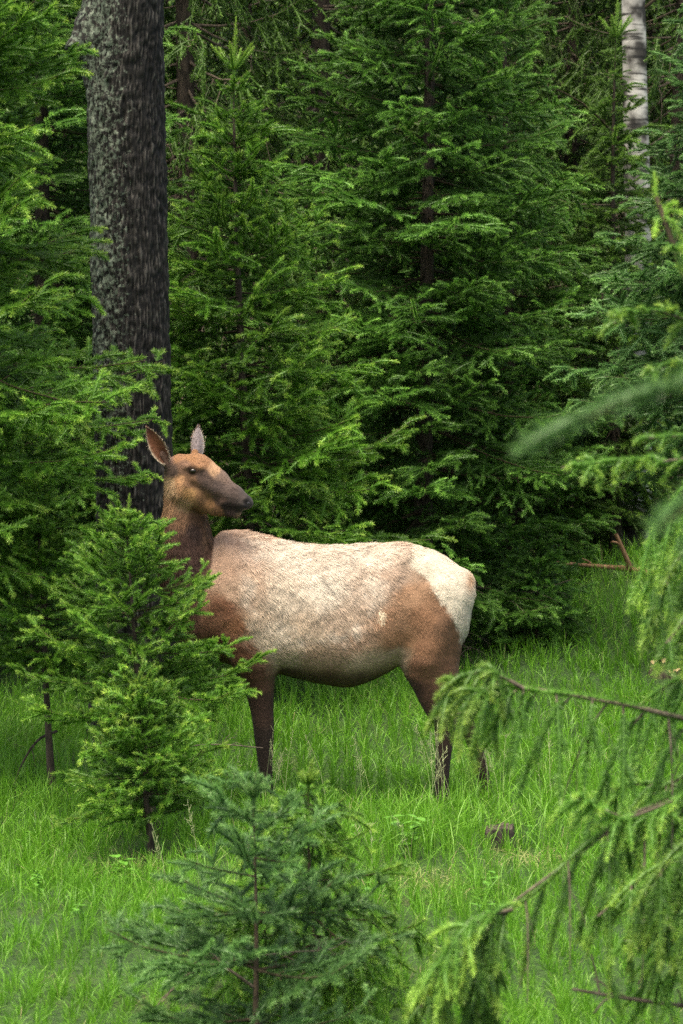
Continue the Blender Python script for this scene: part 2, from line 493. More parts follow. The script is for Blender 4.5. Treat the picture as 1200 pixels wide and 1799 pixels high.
DRY = [gpos(752, 10.05), gpos(245, 10.5), gpos(930, 10.5)]
def blades(rng, bx, by, h, w, lean, laz, tint, bend=0.55):
    n = len(bx)
    bz = gz(bx, by) - 0.01
    B = np.stack([bx, by, bz], 1)
    ld = np.stack([np.cos(laz), np.sin(laz), np.zeros(n)], 1)
    fa = rng.uniform(0, 6.283, n)
    wd = np.stack([np.cos(fa), np.sin(fa), np.zeros(n)], 1) * (w * 0.5)[:, None]
    up = np.array((0, 0, 1.0))
    def at(t):
        return B + ld * (lean * h * t ** 1.9)[:, None] + up * (h * t * (1 - bend * np.clip(lean, 0, 1.2) * 0.55 * t ** 2))[:, None]
    t0 = np.zeros(n); t1 = np.full(n, 0.5); t2 = np.full(n, 0.82); t3 = np.ones(n)
    p0, p1, p2, p3 = at(t0), at(t1), at(t2), at(t3)
    V = np.stack([p0 - wd * 0.7, p0 + wd * 0.7, p1 - wd, p1 + wd, p2 - wd * 0.7, p2 + wd * 0.7, p3], 1).reshape(-1, 3)
    i = np.arange(n)[:, None] * 7
    Q = np.concatenate([i + np.array([[0, 1, 3, 2]]), i + np.array([[2, 3, 5, 4]])])
    T = i + np.array([[4, 5, 6]])
    return V, Q, T, np.repeat(tint, 7)

def make_grass():
    rng = np.random.default_rng(3)
    n = 425000
    y = 6.3 + (25.5 - 6.3) * rng.uniform(0, 1, n) ** 1.35
    x = rng.uniform(-1, 1, n) * (0.152 * y + 0.75)
    cl = noise3(np.stack([x, y, 0 * x], 1), 5.5, 1)
    keep = rng.uniform(0, 1, n) < 0.62 + 0.45 * cl
    # thin under the dense conifers
    shade = np.ones(n)
    for px, d, r in ((745, 16.6, 1.0), (930, 18.3, 0.9), (60, 15.5, 0.9), (455, 15.0, 0.55), (600, 19, 1.0), (340, 18, 1.2)):
        c = gpos(px, d)
        shade *= 1 - 0.8 * np.exp(-((x - c[0]) ** 2 + (y - c[1]) ** 2) / r ** 2)
    dry = np.zeros(n)
    for c in DRY:
        dry = np.maximum(dry, np.exp(-((x - c[0]) ** 2 / 0.03 + (y - c[1]) ** 2 / 0.06)))
    keep &= rng.uniform(0, 1, n) < shade * (1 - 0.35 * dry)
    # tufts: pull blades toward clump centres
    x, y, cl, dry = x[keep], y[keep], cl[keep], dry[keep]
    n = len(x)
    cell = 0.085
    hx = np.floor(x / cell); hy = np.floor(y / cell)
    hsh = np.abs(np.sin(hx * 127.1 + hy * 311.7) * 43758.5) % 1; hs2 = np.abs(np.sin(hx * 269.5 + hy * 183.3) * 43758.5) % 1
    x = x + ((hx + 0.2 + 0.6 * hsh) * cell - x) * 0.45; y = y + ((hy + 0.2 + 0.6 * hs2) * cell - y) * 0.45
    big = noise3(np.stack([x, y, 0 * x], 1), 1.7, 2)
    h = (0.115 + 0.045 * big + 0.07 * hsh) * rng.uniform(0.55, 1.25, n)
    near = sstep(10.6, 8.2, y)
    h *= 1 - 0.45 * near
    h *= 1 + 0.40 * np.exp(-(((y - 11.0) / 0.7) ** 2)) * (x > -0.4)
    h *= 1 - 0.45 * dry
    for px, d in ((877, 10.65), (1160, 15.5), (1187, 15.4)):
        c = gpos(px, d); h *= 1 - 0.66 * np.exp(-((x - c[0]) / 0.09) ** 2 - ((y - c[1]) / 0.28) ** 2)
    w = (0.0019 + 0.0016 * rng.uniform(0, 1, n)) * np.clip(y / 10.5, 0.85, 1.9)
    lean = np.abs(rng.normal(0.5, 0.42, n)); laz = rng.uniform(0, 6.283, n)
    tint = np.clip(0.42 + 0.16 * big + 0.16 * (hsh - 0.5) + rng.normal(0, 0.20, n), 0, 0.86)
    d2 = rng.uniform(0, 1, n)
    tint = np.where((d2 < 0.02) | (d2 < dry * 0.22), rng.uniform(0.88, 1.0, n), tint)
    V, Q, T, ti = blades(rng, x, y, h, w, lean, laz, tint)
    # dry litter lying in the bare patches
    lx, ly = [], []
    for c in DRY:
        lx.append(rng.normal(c[0], 0.10, 120)); ly.append(rng.normal(c[1], 0.13, 120))
    lx, ly = np.concatenate(lx), np.concatenate(ly)
    k = len(lx)
    V2, Q2, T2, t2 = blades(rng, lx, ly, rng.uniform(0.05, 0.13, k), rng.uniform(0.003, 0.006, k), rng.uniform(1.3, 2.6, k), rng.uniform(0, 6.28, k), rng.uniform(0.9, 1.0, k), 0.9)
    # tall arching blades around the hind legs and the stump
    tx, ty = [], []
    for px, d, s, c in ((775, 11.95, 0.10, 60), (855, 12.0, 0.10, 50), (892, 10.95, 0.13, 50), (690, 10.9, 0.16, 70), (560, 10.4, 0.2, 60), (860, 11.2, 0.25, 130), (470, 11.9, 0.10, 30)):
        q = gpos(px, d); tx.append(rng.normal(q[0], s, c)); ty.append(rng.normal(q[1], s, c))
    tx, ty = np.concatenate(tx), np.concatenate(ty); k = len(tx)
    V3, Q3, T3, t3 = blades(rng, tx, ty, rng.uniform(0.18, 0.31, k), rng.uniform(0.0025, 0.0045, k), np.abs(rng.normal(0.5, 0.3, k)), rng.uniform(0, 6.28, k), np.clip(rng.normal(0.66, 0.12, k), 0.3, 0.88), 0.8)
    o1, o2 = len(V), len(V) + len(V2)
    me = raw_mesh('grass', np.concatenate([V, V2, V3]), [np.concatenate([Q, Q2 + o1, Q3 + o2]), np.concatenate([T, T2 + o1, T3 + o2])], [0, 0], {'tint': np.concatenate([ti, t2, t3])})
    tag(link('grass', me, None, [M['grass']]), 'long fresh green meadow grass with straw litter patches', 'grass', kind='stuff')
    # flowering stalks with pale panicles
    fo_p = []
    for px, d, s, c in ((778, 11.72, 0.035, 7), (468, 11.7, 0.04, 4), (640, 11.5, 0.3, 8), (900, 11.9, 0.2, 8), (520, 10.0, 0.4, 6)):
        q = gpos(px, d)
        for _ in range(c):
            bx, by = rng.normal(q[0], s), rng.normal(q[1], s * 0.6)
            hh = rng.uniform(0.26, 0.46); lz = rng.normal(0, 0.05, 2)
            b0 = np.array((bx, by, float(gz(bx, by))))
            line = np.array([b0 + np.array((lz[0] * t * t, lz[1] * t * t, hh * t)) for t in np.linspace(0, 1, 5)])
            fo_p.append((line, 0.0011, 0.0007))
            for j in range(14):
                t = rng.uniform(0.6, 1); p = line[0] + (line[-1] - line[0]) * t
                e = p + rng.normal(0, 0.011, 3) + np.array((0, 0, 0.012))
                fo_p.append((np.array([p, p * 0.5 + e * 0.5, e, e + (0, 0, 0.003), e + (0, 0, 0.006)]), 0.0007, 0.0016))
    S = np.array([a[0] for a in fo_p]); R = np.array([np.linspace(a[1], a[2], 5) for a in fo_p])
    V, F = tubes(S, R, 3)
    ms, nt, N, L, b = new_mat('seed_heads')
    b.inputs['Base Color'].default_value = (0.40, 0.44, 0.22, 1); b.inputs['Roughness'].default_value = 0.8
    tag(link('seed_grass', raw_mesh('seed_grass', V, [F]), None, [ms]), 'thin grass stalks with pale seed heads by the legs', 'grass', kind='stuff')
make_grass()

# ------------------------------------------------------------------ elk
SC = 357.0                                   # pixels of the tracing per metre
class Field:
    def __init__(s, lo, hi, h):
        s.lo, s.h = np.array(lo, float), h
        s.n = (np.ceil((np.array(hi) - s.lo) / h)).astype(int) + 1
        s.ax = [s.lo[i] + h * np.arange(s.n[i]) for i in range(3)]
        s.f = np.full(s.n, 60.0, np.float32)
    def box(s, lo, hi):
        a = np.clip(np.floor((np.array(lo) - s.lo) / s.h).astype(int), 0, s.n - 1); b = np.clip(np.ceil((np.array(hi) - s.lo) / s.h).astype(int) + 1, 1, s.n)
        return tuple(slice(i, j) for i, j in zip(a, b))
    def grid(s, sl):
        return np.meshgrid(*[s.ax[i][sl[i]].astype(np.float32) for i in range(3)], indexing='ij', sparse=True)
    def cone(s, p, r1, q, r2, k, sub=False):
        p, q = np.array(p, float), np.array(q, float)
        m = max(r1, r2) + 3 * k + 8
        sl = s.box(np.minimum(p, q) - m, np.maximum(p, q) + m)
        x, y, z = s.grid(sl)
        ba = q - p; l2 = max(float(ba @ ba), 1e-6)
        t = np.clip(((x - p[0]) * ba[0] + (y - p[1]) * ba[1] + (z - p[2]) * ba[2]) / l2, 0, 1)
        d = np.sqrt((x - p[0] - ba[0] * t) ** 2 + (y - p[1] - ba[1] * t) ** 2 + (z - p[2] - ba[2] * t) ** 2) - (r1 + (r2 - r1) * t)
        s.mix(sl, d, k, sub)
    def mix(s, sl, d, k, sub=False):
        f = s.f[sl]
        if sub:
            d = -d
            hh = np.clip(0.5 - 0.5 * (f - d) / k, 0, 1) if k > 0 else 0
            s.f[sl] = f + (d - f) * hh + k * hh * (1 - hh)
        else:
            hh = np.clip(0.5 + 0.5 * (f - d) / k, 0, 1)
            s.f[sl] = f + (d - f) * hh - k * hh * (1 - hh)
    def sample(s, P_):
        g = (P_ - s.lo) / s.h
        i = np.clip(g.astype(int), 0, s.n - 2); fr = g - i
        out = 0
        for a in (0, 1):
            for b in (0, 1):
                for c in (0, 1):
                    w = (fr[:, 0] if a else 1 - fr[:, 0]) * (fr[:, 1] if b else 1 - fr[:, 1]) * (fr[:, 2] if c else 1 - fr[:, 2])
                    out = out + w * s.f[i[:, 0] + a, i[:, 1] + b, i[:, 2] + c]
        return out
    def surface(s):
        """surface nets"""
        f = s.f; ins = f < 0
        c = np.zeros(s.n - 1, np.int8)
        for a in (0, 1):
            for b in (0, 1):
                for d in (0, 1):
                    c += ins[a:s.n[0] - 1 + a, b:s.n[1] - 1 + b, d:s.n[2] - 1 + d]
        cells = np.argwhere((c > 0) & (c < 8))
        vid = np.full(s.n - 1, -1, np.int64); vid[tuple(cells.T)] = np.arange(len(cells))
        acc = np.zeros((len(cells), 3)); cnt = np.zeros(len(cells))
        cor = [(a, b, d) for a in (0, 1) for b in (0, 1) for d in (0, 1)]
        for i, A in enumerate(cor):
            for B in cor[i + 1:]:
                if sum(abs(np.array(A) - B)) != 1:
                    continue
                fa = f[tuple((cells + A).T)]; fb = f[tuple((cells + B).T)]
                mk = (fa < 0) != (fb < 0)
                t = np.where(mk, fa / np.where(mk, fa - fb, 1), 0)[:, None]
                acc += np.where(mk[:, None], np.array(A) + t * (np.array(B) - np.array(A)), 0); cnt += mk
        V = (cells + acc / cnt[:, None]) * s.h + s.lo
        Fs = []
        for axis in range(3):
            o = [0, 1, 2]; o.remove(axis); u, v = o
            sl0 = [slice(1, -1)] * 3; sl1 = [slice(1, -1)] * 3
            sl0[axis] = slice(0, -1); sl1[axis] = slice(1, None)
            A, B = ins[tuple(sl0)], ins[tuple(sl1)]
            e = np.argwhere(A != B); flip = A[tuple(e.T)]
            base = e.copy(); base[:, u] += 1; base[:, v] += 1
            def cid(du, dv):
                q = base.copy(); q[:, u] -= du; q[:, v] -= dv
                return vid[tuple(q.T)]
            q = np.stack([cid(1, 1), cid(0, 1), cid(0, 0), cid(1, 0)], 1)
            if axis == 1:
                flip = ~flip
            q[~flip] = q[~flip][:, ::-1]
            Fs.append(q)
        return V, np.concatenate(Fs)

def S2L(c):
    c = np.asarray(c, float) / 255
    return np.where(c < 0.04045, c / 12.92, ((c + 0.055) / 1.055) ** 2.4)

def smooth4(p, n):
    q = np.vstack([2 * p[0] - p[1], p, 2 * p[-1] - p[-2]])
    out = []
    for i in range(1, len(q) - 2):
        for t in np.linspace(0, 1, n, endpoint=False):
            a, b, c, d = q[i - 1], q[i], q[i + 1], q[i + 2]
            out.append(0.5 * (2 * b + (c - a) * t + (2 * a - 5 * b + 4 * c - d) * t * t + (3 * b - a - 3 * c + d) * t ** 3))
    out.append(p[-1])
    return np.array(out)

TH = math.radians(22)
def HD(px, py, lat=0.0):
    return np.array((px + lat * math.sin(TH), -45 - (px - 310) * math.tan(TH) + lat * math.cos(TH), -py))

def build_elk():
    rng = np.random.default_rng(21)
    lo, hi = (225, -160, -1442), (880, 135, -735)
    body, head = Field(lo, hi, 2.5), Field(lo, hi, 2.5)
    # trunk as a run of ellipses
    tx = np.array((322, 335, 360, 385, 410, 450, 500, 560, 620, 680, 710, 745, 780, 805, 820, 830), float)
    tp = np.array((1062, 1030, 972, 938, 930, 937, 949, 957, 958, 954, 954, 961, 975, 993, 1012, 1048), float)
    bt = np.array((1068, 1098, 1130, 1150, 1160, 1172, 1186, 1200, 1206, 1182, 1160, 1150, 1140, 1130, 1112, 1062), float)
    tw = np.array((6, 42, 70, 84, 91, 97, 105, 113, 113, 104, 97, 93, 86, 72, 50, 8), float)
    prof = smooth4(np.stack([tx, tp, bt, tw], 1), 6); tx, tp, bt, tw = prof.T
    def trunk(x, y, z):
        t, bo, w = np.interp(x, tx, tp), np.interp(x, tx, bt), np.interp(x, tx, tw)
        c, h = (t + bo) / 2, (bo - t) / 2
        zz = (-z - c) / h
        ww = w * (1 + 0.12 * zz)
        q = (np.abs(zz) ** 2.25 + np.abs(y / ww) ** 2.25) ** (1 / 2.25)
        d = (q - 1) * np.minimum(h, w)
        return np.maximum(d, np.maximum(322 - x, x - 831))
    sl = body.box((315, -150, -1260), (840, 150, -880))
    x, y, z = body.grid(sl)
    body.mix(sl, trunk(x, y, z).astype(np.float32), 4)
    def chain(F, pts, k):
        A = np.array(pts, float); A[:, 2] *= -1
        fine = smooth4(A, 4)
        m = A[:, 3].max() + 3 * k + 8
        sl = F.box(A[:, :3].min(0) - m, A[:, :3].max(0) + m)
        x, y, z = F.grid(sl)
        best = None
        for p, q in zip(fine[:-1], fine[1:]):
            ba = q[:3] - p[:3]; l2 = max(float(ba @ ba), 1e-6)
            t = np.clip(((x - p[0]) * ba[0] + (y - p[1]) * ba[1] + (z - p[2]) * ba[2]) / l2, 0, 1)
            d = np.sqrt((x - p[0] - ba[0] * t) ** 2 + (y - p[1] - ba[1] * t) ** 2 + (z - p[2] - ba[2] * t) ** 2) - (p[3] + (q[3] - p[3]) * t)
            best = d if best is None else np.minimum(best, d)
        F.mix(sl, best.astype(np.float32), k)
    chain(body, [(362, 0, 1085, 62), (425, 0, 1118, 52)], 18)
    near_h = [(772, -34, 1048, 60), (752, -44, 1130, 57), (762, -48, 1190, 41), (770, -48, 1230, 30), (780, -47, 1262, 21), (779, -46, 1300, 15.5), (776, -46, 1350, 12.5), (774, -46, 1398, 12.5), (769, -46, 1428, 14)]
    far_h = [(768, 34, 1048, 58), (752, 44, 1130, 45), (772, 45, 1190, 30), (803, 45, 1245, 19), (832, 47, 1300, 13.5), (850, 48, 1362, 12), (858, 48, 1404, 12), (854, 48, 1430, 14)]
    near_f = [(420, -46, 1050, 56), (446, -56, 1140, 43), (455, -52, 1190, 29), (461, -50, 1240, 20), (465, -50, 1288, 17), (467, -50, 1340, 12.8), (468, -50, 1398, 12.5), (463, -50, 1428, 14)]
    far_f = [(425, 46, 1060, 54), (440, 52, 1135, 38), (455, 48, 1190, 26), (461, 48, 1240, 18), (464, 48, 1288, 15.5), (464, 48, 1340, 12), (463, 48, 1398, 12), (457, 48, 1430, 14)]
    for c in (near_h, far_h, near_f, far_f):
        chain(body, c, 15)
    chain(body, [(800, -8, 1000, 10), (824, -8, 1016, 9.5), (831, -8, 1044, 6)], 5)          # tail
    # shoulder blade, point of hip, thigh muscle
    body.cone((412, -58, -975), 12, (442, -86, -1085), 16, 20)
    body.cone((712, -58, -982), 12, (738, -64, -996), 12, 22)
    body.cone((770, -84, -1085), 15, (748, -88, -1150), 15, 22)
    body.cone((478, -118, -1040), 13, (492, -118, -1140), 13, 20, True)
    body.cone((700, -124, -1040), 14, (712, -122, -1120), 16, 20, True)
    # elbow and flank hollows
    body.cone((500, -128, -1215), 26, (560, -140, -1235), 26, 14, True)
    body.cone((690, -140, -1130), 22, (715, -135, -1190), 22, 22, True)
    # neck
    chain(head, [(321, -43, 840, 29), (327, -38, 885, 35), (328, -33, 935, 43), (335, -22, 1000, 54), (366, 0, 1068, 72)], 14)
    def hc(a, r1, b_, r2, k, sub=False):
        head.cone(HD(*a), r1, HD(*b_), r2, k, sub)
    hc((322, 825), 28, (352, 830), 30, 8)
    hc((350, 822), 26, (386, 843), 20, 7)
    hc((372, 848), 27, (414, 869), 18.5, 8)
    hc((414, 869), 18.5, (434, 879), 13, 5)
    hc((338, 866), 29, (380, 886), 15.5, 8)
    hc((380, 886), 15.5, (419, 896), 9.5, 6)
    for s in (-1, 1):
        hc((337, 858, 13 * s), 25, (352, 868, 11 * s), 22, 8)
        hc((404, 880, 6 * s), 13, (429, 884, 5 * s), 9, 5)
        hc((436, 880, 4.5 * s), 9, (440, 882, 4 * s), 7.5, 4)
        hc((344, 819, 28 * s), 5.5, (368, 820, 24 * s), 5, 5)           # brow ridge
        hc((356, 840, 27 * s), 6, (392, 858, 16 * s), 6, 8)             # cheek bone
        hc((350, 827, 36 * s), 5.5, (360, 828, 35 * s), 5.0, 3, True)   # eye socket
        hc((400, 887, 22 * s), 4.6, (434, 892, 15 * s), 4.0, 2.5, True)   # mouth line
        hc((440, 879, 13.5 * s), 5.0, (444, 882, 11 * s), 4.2, 2.5, True)  # nostril
    head.cone(HD(308, 814, -19), 9, HD(308, 812, -20) + np.array((-9, -3, 15.0)), 7, 6)
    head.cone(HD(338, 808, 14), 8, HD(338, 806, 16) + np.array((1.5, 2, 12.0)), 6, 6)
    both = Field(lo, hi, 2.5)
    k = 15.0
    hh = np.clip(0.5 + 0.5 * (body.f - head.f) / k, 0, 1)
    both.f = body.f + (head.f - body.f) * hh - k * hh * (1 - hh)
    both.f = both.f
    V, F = both.surface()
    # gentle smoothing on the body, little on the head
    E = np.concatenate([F[:, [0, 1]], F[:, [1, 2]], F[:, [2, 3]], F[:, [3, 0]]])
    for it in range(3):
        s = np.zeros_like(V); c = np.zeros(len(V))
        np.add.at(s, E[:, 0], V[E[:, 1]]); np.add.at(c, E[:, 0], 1)
        w = np.where(head.sample(V) < body.sample(V), 0.18, 0.45)[:, None]
        V = V + w * (s / c[:, None] - V)
    # muscle and shaggy relief
    nrm = np.zeros_like(V)
    fn = np.cross(V[F[:, 2]] - V[F[:, 0]], V[F[:, 3]] - V[F[:, 1]])
    for i in range(4):
        np.add.at(nrm, F[:, i], fn)
    nrm = norm(nrm)
    dh, db = head.sample(V), body.sample(V)
    is_head = sstep(-3.0, 3.0, db - dh)
    up_mask = sstep(1165, 1120, -V[:, 2]) * (1 - is_head)
    V = V + nrm * (up_mask * (1.8 * noise3(V, 0.045, 0) + 1.1 * noise3(V * (1, 1, 0.6), 0.13, 1) + 0.9 * np.sin(V[:, 0] * 0.24 + 0.02 * V[:, 2]) * np.exp(-((V[:, 0] - 575) / 60) ** 2 - ((-V[:, 2] - 1085) / 55) ** 2)))[:, None]

    BODY = [(400, 950, 200, 162, 136), (450, 950, 214, 182, 156), (520, 980, 220, 200, 178), (600, 975, 224, 204, 182), (680, 970, 214, 188, 164), (395, 1000, 192, 154, 128), (410, 1030, 190, 156, 130), (440, 1030, 196, 166, 140), (500, 1040, 216, 196, 172),  # dark belly tones: brown fur with some shade kept in the colour
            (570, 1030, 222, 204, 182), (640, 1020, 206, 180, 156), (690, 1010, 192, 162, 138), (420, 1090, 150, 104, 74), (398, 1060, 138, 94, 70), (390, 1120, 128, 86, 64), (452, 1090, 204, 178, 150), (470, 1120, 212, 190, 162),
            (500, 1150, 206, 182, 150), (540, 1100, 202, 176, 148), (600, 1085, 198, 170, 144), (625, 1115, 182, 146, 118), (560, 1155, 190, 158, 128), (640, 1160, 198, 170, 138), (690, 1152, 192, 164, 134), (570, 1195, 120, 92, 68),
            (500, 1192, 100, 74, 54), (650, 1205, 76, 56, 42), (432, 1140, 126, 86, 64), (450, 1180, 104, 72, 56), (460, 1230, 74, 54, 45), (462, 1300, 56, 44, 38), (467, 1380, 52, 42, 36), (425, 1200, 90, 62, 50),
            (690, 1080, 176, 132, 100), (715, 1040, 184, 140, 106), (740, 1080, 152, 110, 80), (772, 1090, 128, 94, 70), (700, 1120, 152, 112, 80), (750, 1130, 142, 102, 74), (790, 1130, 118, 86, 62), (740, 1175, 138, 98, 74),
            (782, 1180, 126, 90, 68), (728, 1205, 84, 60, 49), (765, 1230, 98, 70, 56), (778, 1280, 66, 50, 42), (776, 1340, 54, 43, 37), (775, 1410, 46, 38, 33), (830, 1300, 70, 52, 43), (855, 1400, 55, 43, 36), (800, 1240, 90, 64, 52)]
    HEAD = [(300, 1000, 82, 57, 48), (340, 1000, 74, 52, 45), (372, 1000, 96, 68, 56), (380, 1060, 112, 79, 62), (330, 1080, 90, 63, 52), (306, 935, 104, 76, 60), (345, 930, 68, 50, 44), (368, 930, 112, 83, 63), (330, 950, 82, 58, 50), (300, 885, 168, 128, 94),
            (308, 850, 200, 162, 120), (330, 880, 186, 148, 108), (318, 910, 142, 104, 77), (352, 903, 96, 68, 50), (300, 805, 120, 92, 80), (316, 800, 150, 108, 76), (340, 798, 154, 110, 74), (362, 810, 152, 110, 78), (386, 824, 182, 142, 108), (395, 832, 120, 98, 86),
            (308, 826, 96, 76, 66), (330, 816, 132, 98, 78), (320, 845, 164, 122, 84), (345, 842, 118, 86, 62), (340, 866, 164, 124, 78), (362, 872, 132, 96, 66), (372, 884, 148, 106, 68), (360, 893, 132, 94, 62), (362, 836, 84, 66, 58), (372, 846, 82, 66, 59), (385, 850, 86, 71, 66),
            (400, 860, 94, 78, 72), (415, 870, 88, 73, 68), (388, 868, 92, 72, 62), (395, 877, 92, 70, 60), (390, 897, 122, 86, 59), (410, 897, 70, 54, 49), (424, 905, 134, 110, 92), (404, 887, 44, 35, 32), (422, 891, 44, 36, 33), (430, 873, 72, 62, 59), (440, 880, 40, 37, 39), (447, 884, 46, 43, 45), (412, 889, 48, 37, 34)]
    def idw(tab, q, pw):  # inverse-distance blend of traced coat samples, some shading kept in them
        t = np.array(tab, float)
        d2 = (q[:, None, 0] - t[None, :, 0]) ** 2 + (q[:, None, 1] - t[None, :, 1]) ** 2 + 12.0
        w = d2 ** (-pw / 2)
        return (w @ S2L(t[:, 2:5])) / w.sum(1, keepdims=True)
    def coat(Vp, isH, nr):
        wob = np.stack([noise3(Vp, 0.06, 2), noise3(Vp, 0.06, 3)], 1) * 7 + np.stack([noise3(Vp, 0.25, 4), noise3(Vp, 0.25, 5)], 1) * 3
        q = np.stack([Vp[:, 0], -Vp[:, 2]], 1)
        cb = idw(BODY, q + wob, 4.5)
        # pale rump patch
        bl = np.array(((955, 716), (990, 718), (1005, 735), (1030, 760), (1055, 776), (1080, 790), (1100, 804), (1125, 815), (1150, 830)), float)
        edge = q[:, 0] + wob[:, 0] * 0.8 + 5 * noise3(Vp, 0.4, 1) - np.interp(q[:, 1], bl[:, 0], bl[:, 1])
        rp = sstep(-6, 7, edge) * sstep(1150, 1135, q[:, 1]) * sstep(708, 726, q[:, 0])
        rump = S2L((236, 220, 194)) * (1 - 0.16 * sstep(1040, 1110, q[:, 1]))[:, None]
        cb = cb + (rump - cb) * rp[:, None]
        moult = sstep(0.0, 0.45, noise3(Vp * (1, 1, 1.2), 0.040, 3) + 0.25 * noise3(Vp, 0.2, 4)) * sstep(415, 450, q[:, 0]) * sstep(1150, 1110, q[:, 1]) * sstep(700, 660, q[:, 0] + 0.4 * (q[:, 1] - 1000))
        cb = cb + (S2L((234, 220, 200)) - cb) * (0.45 * moult)[:, None]
        tl = np.exp(-(((q[:, 0] - 825) / 11) ** 2 + ((q[:, 1] - 1020) / 16) ** 2)) * 0.8
        cb = cb + (S2L((196, 138, 88)) - cb) * tl[:, None]
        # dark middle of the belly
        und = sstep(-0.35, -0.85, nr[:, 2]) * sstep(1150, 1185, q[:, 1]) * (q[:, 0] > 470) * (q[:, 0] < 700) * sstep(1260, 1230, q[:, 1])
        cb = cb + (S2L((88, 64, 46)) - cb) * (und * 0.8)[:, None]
        # rubbed lines on the flank
        ln = np.abs((q[:, 0] - 572) * 0.76 - (q[:, 1] - 1020) * 0.65)
        sc_ = np.exp(-(ln / 3.0) ** 2) * np.exp(-(((q[:, 0] - 574) / 16) ** 2)) * (Vp[:, 1] < 0)
        cb = cb * (1 - 0.5 * sc_)[:, None]
        ch = idw(HEAD, np.stack([q[:, 0], q[:, 1]], 1) + wob * 0.4, 6.5)
        c = cb + (ch - cb) * isH[:, None]
        mott = 1 + 0.09 * noise3(Vp, 0.16, 0) + 0.07 * noise3(Vp * (0.5, 1, 1.3), 0.5, 3)
        c = c + (c.mean(1, keepdims=True) - c) * (0.08 + 0.12 * sstep(0.2, 0.5, c.mean(1, keepdims=True)))
        return np.clip(c * 0.83 * mott[:, None], 0.008, 0.9)
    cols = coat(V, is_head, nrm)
    # darker rims of eye, mouth and nostril (bare skin)
    for s in (-1, 1):
        for (a, r, kx) in ((HD(355, 826, 31 * s), 10.5, 0.62), (HD(442, 880, 11 * s), 4.6, 0.85), (HD(404, 887, 19 * s), 3.4, 0.7), (HD(412, 888.5, 17.5 * s), 3.4, 0.7), (HD(420, 890, 16 * s), 3.2, 0.7), (HD(428, 891.5, 14.5 * s), 3.2, 0.7), (HD(366, 832, 29 * s), 5, 0.35), (HD(372, 836, 27 * s), 5, 0.3)):
            d = np.linalg.norm(V - a, axis=1)
            cols *= (1 - kx * sstep(r + 2.5, r - 2.5, d))[:, None]
    faces = [F]
    # ears
    def ear(base, tip, W, n, cup, curl=0.0):
        base, tip, n = np.array(base, float), np.array(tip, float), norm(np.array(n, float))
        ax = tip - base; ln = np.linalg.norm(ax); ax /= ln
        n = norm(n - ax * (n @ ax)); sd_ = np.cross(ax, n)
        nu, nv = 22, 13
        u = np.linspace(0, 1, nu)[:, None]; v = np.linspace(-1, 1, nv)[None]
        hw = W * (np.sin(np.pi * np.clip(u, 0, 1) ** 0.78) ** 0.75 * 0.92 + 0.30 * (1 - u) ** 1.5)
        wrap = 0.9 * (1 - u) ** 1.3 + cup
        off = hw * wrap * (v ** 2)
        c = base + ax * (u * ln)[..., None] + n * (curl * ln * u ** 2)[..., None]
        inner = c + sd_ * (hw * v * (1 - 0.35 * (1 - u) ** 1.5))[..., None] + n * off[..., None]
        th = 2.2 * (1 - np.abs(v) ** 4) * (1 - u ** 6) + 0.25
        outer = inner - n * th[..., None]
        A = np.arange(nu * nv).reshape(nu, nv); Bq = A + nu * nv
        q = lambda I: np.stack([I[:-1, :-1], I[1:, :-1], I[1:, 1:], I[:-1, 1:]], -1).reshape(-1, 4)
        rim = []
        ring = list(A[:, 0]) + list(A[-1, 1:]) + list(A[::-1, -1][1:])
        for a, b_ in zip(ring[:-1], ring[1:]):
            rim.append((a, b_, b_ + nu * nv, a + nu * nv))
        uu, vv = np.broadcast_arrays(u, v)
        return np.concatenate([inner.reshape(-1, 3), outer.reshape(-1, 3)]), np.concatenate([q(A), q(Bq)[:, ::-1], np.array(rim)]), uu.ravel(), vv.ravel()
    head_face = np.zeros(len(V) + 4 * 22 * 13); head_face[:len(V)] = is_head * (-V[:, 2] < 905)
    ears = []; ear_fur = []
    nb = HD(308, 812, -20); fb = HD(338, 806, 16)
    for which, args in ((0, (nb, nb + np.array((-36, -14, 62.0)), 16.0, (-0.15, -1, 0.05), 0.42, 0.05)), (1, (fb, fb + np.array((6, 8, 58.0)), 13.5, (0.25, 1, 0.1), 0.35, 0.04))):
        v, f, uu, vv = ear(*args)
        inn = S2L((128, 84, 62)) * (0.6 + 0.6 * uu[:, None]) + (S2L((190, 168, 145)) - S2L((140, 90, 66))) * (np.abs(vv)[:, None] ** 14)
        inn = inn + (S2L((92, 52, 50)) - inn) * sstep(0.6, 1.0, uu)[:, None] * (np.abs(vv)[:, None] < 0.8)
        out = (S2L((150, 138, 140)) if which else S2L((120, 88, 68))) * np.ones((len(uu), 1)) + (S2L((215, 205, 195)) - S2L((140, 130, 130))) * (np.abs(vv)[:, None] ** 8)
        off = len(V)
        V = np.concatenate([V, v]); faces.append(f + off); cols = np.concatenate([cols, np.clip(np.concatenate([inn, out]), 0.01, 0.9)])
        ears.append(off)
        kk = 1500; pi = rng.integers(0, len(v), kk); axd = norm(np.array(args[1]) - np.array(args[0]))
        half = len(v) // 2
        nn_ = np.where((pi < half)[:, None], norm(np.array(args[3], float)), -norm(np.array(args[3], float)))
        rp_ = v[pi] + rng.normal(0, 1.2, (kk, 3)); uq = uu[pi % half]
        tp_ = rp_ + (axd * 0.8 + nn_ * 0.55 + rng.normal(0, 0.35, (kk, 3))) * (rng.uniform(2.0, 5.5, kk) * (1.1 - 0.6 * uq))[:, None]
        wq = norm(np.cross(tp_ - rp_, rng.normal(size=(kk, 3)))) * 0.35
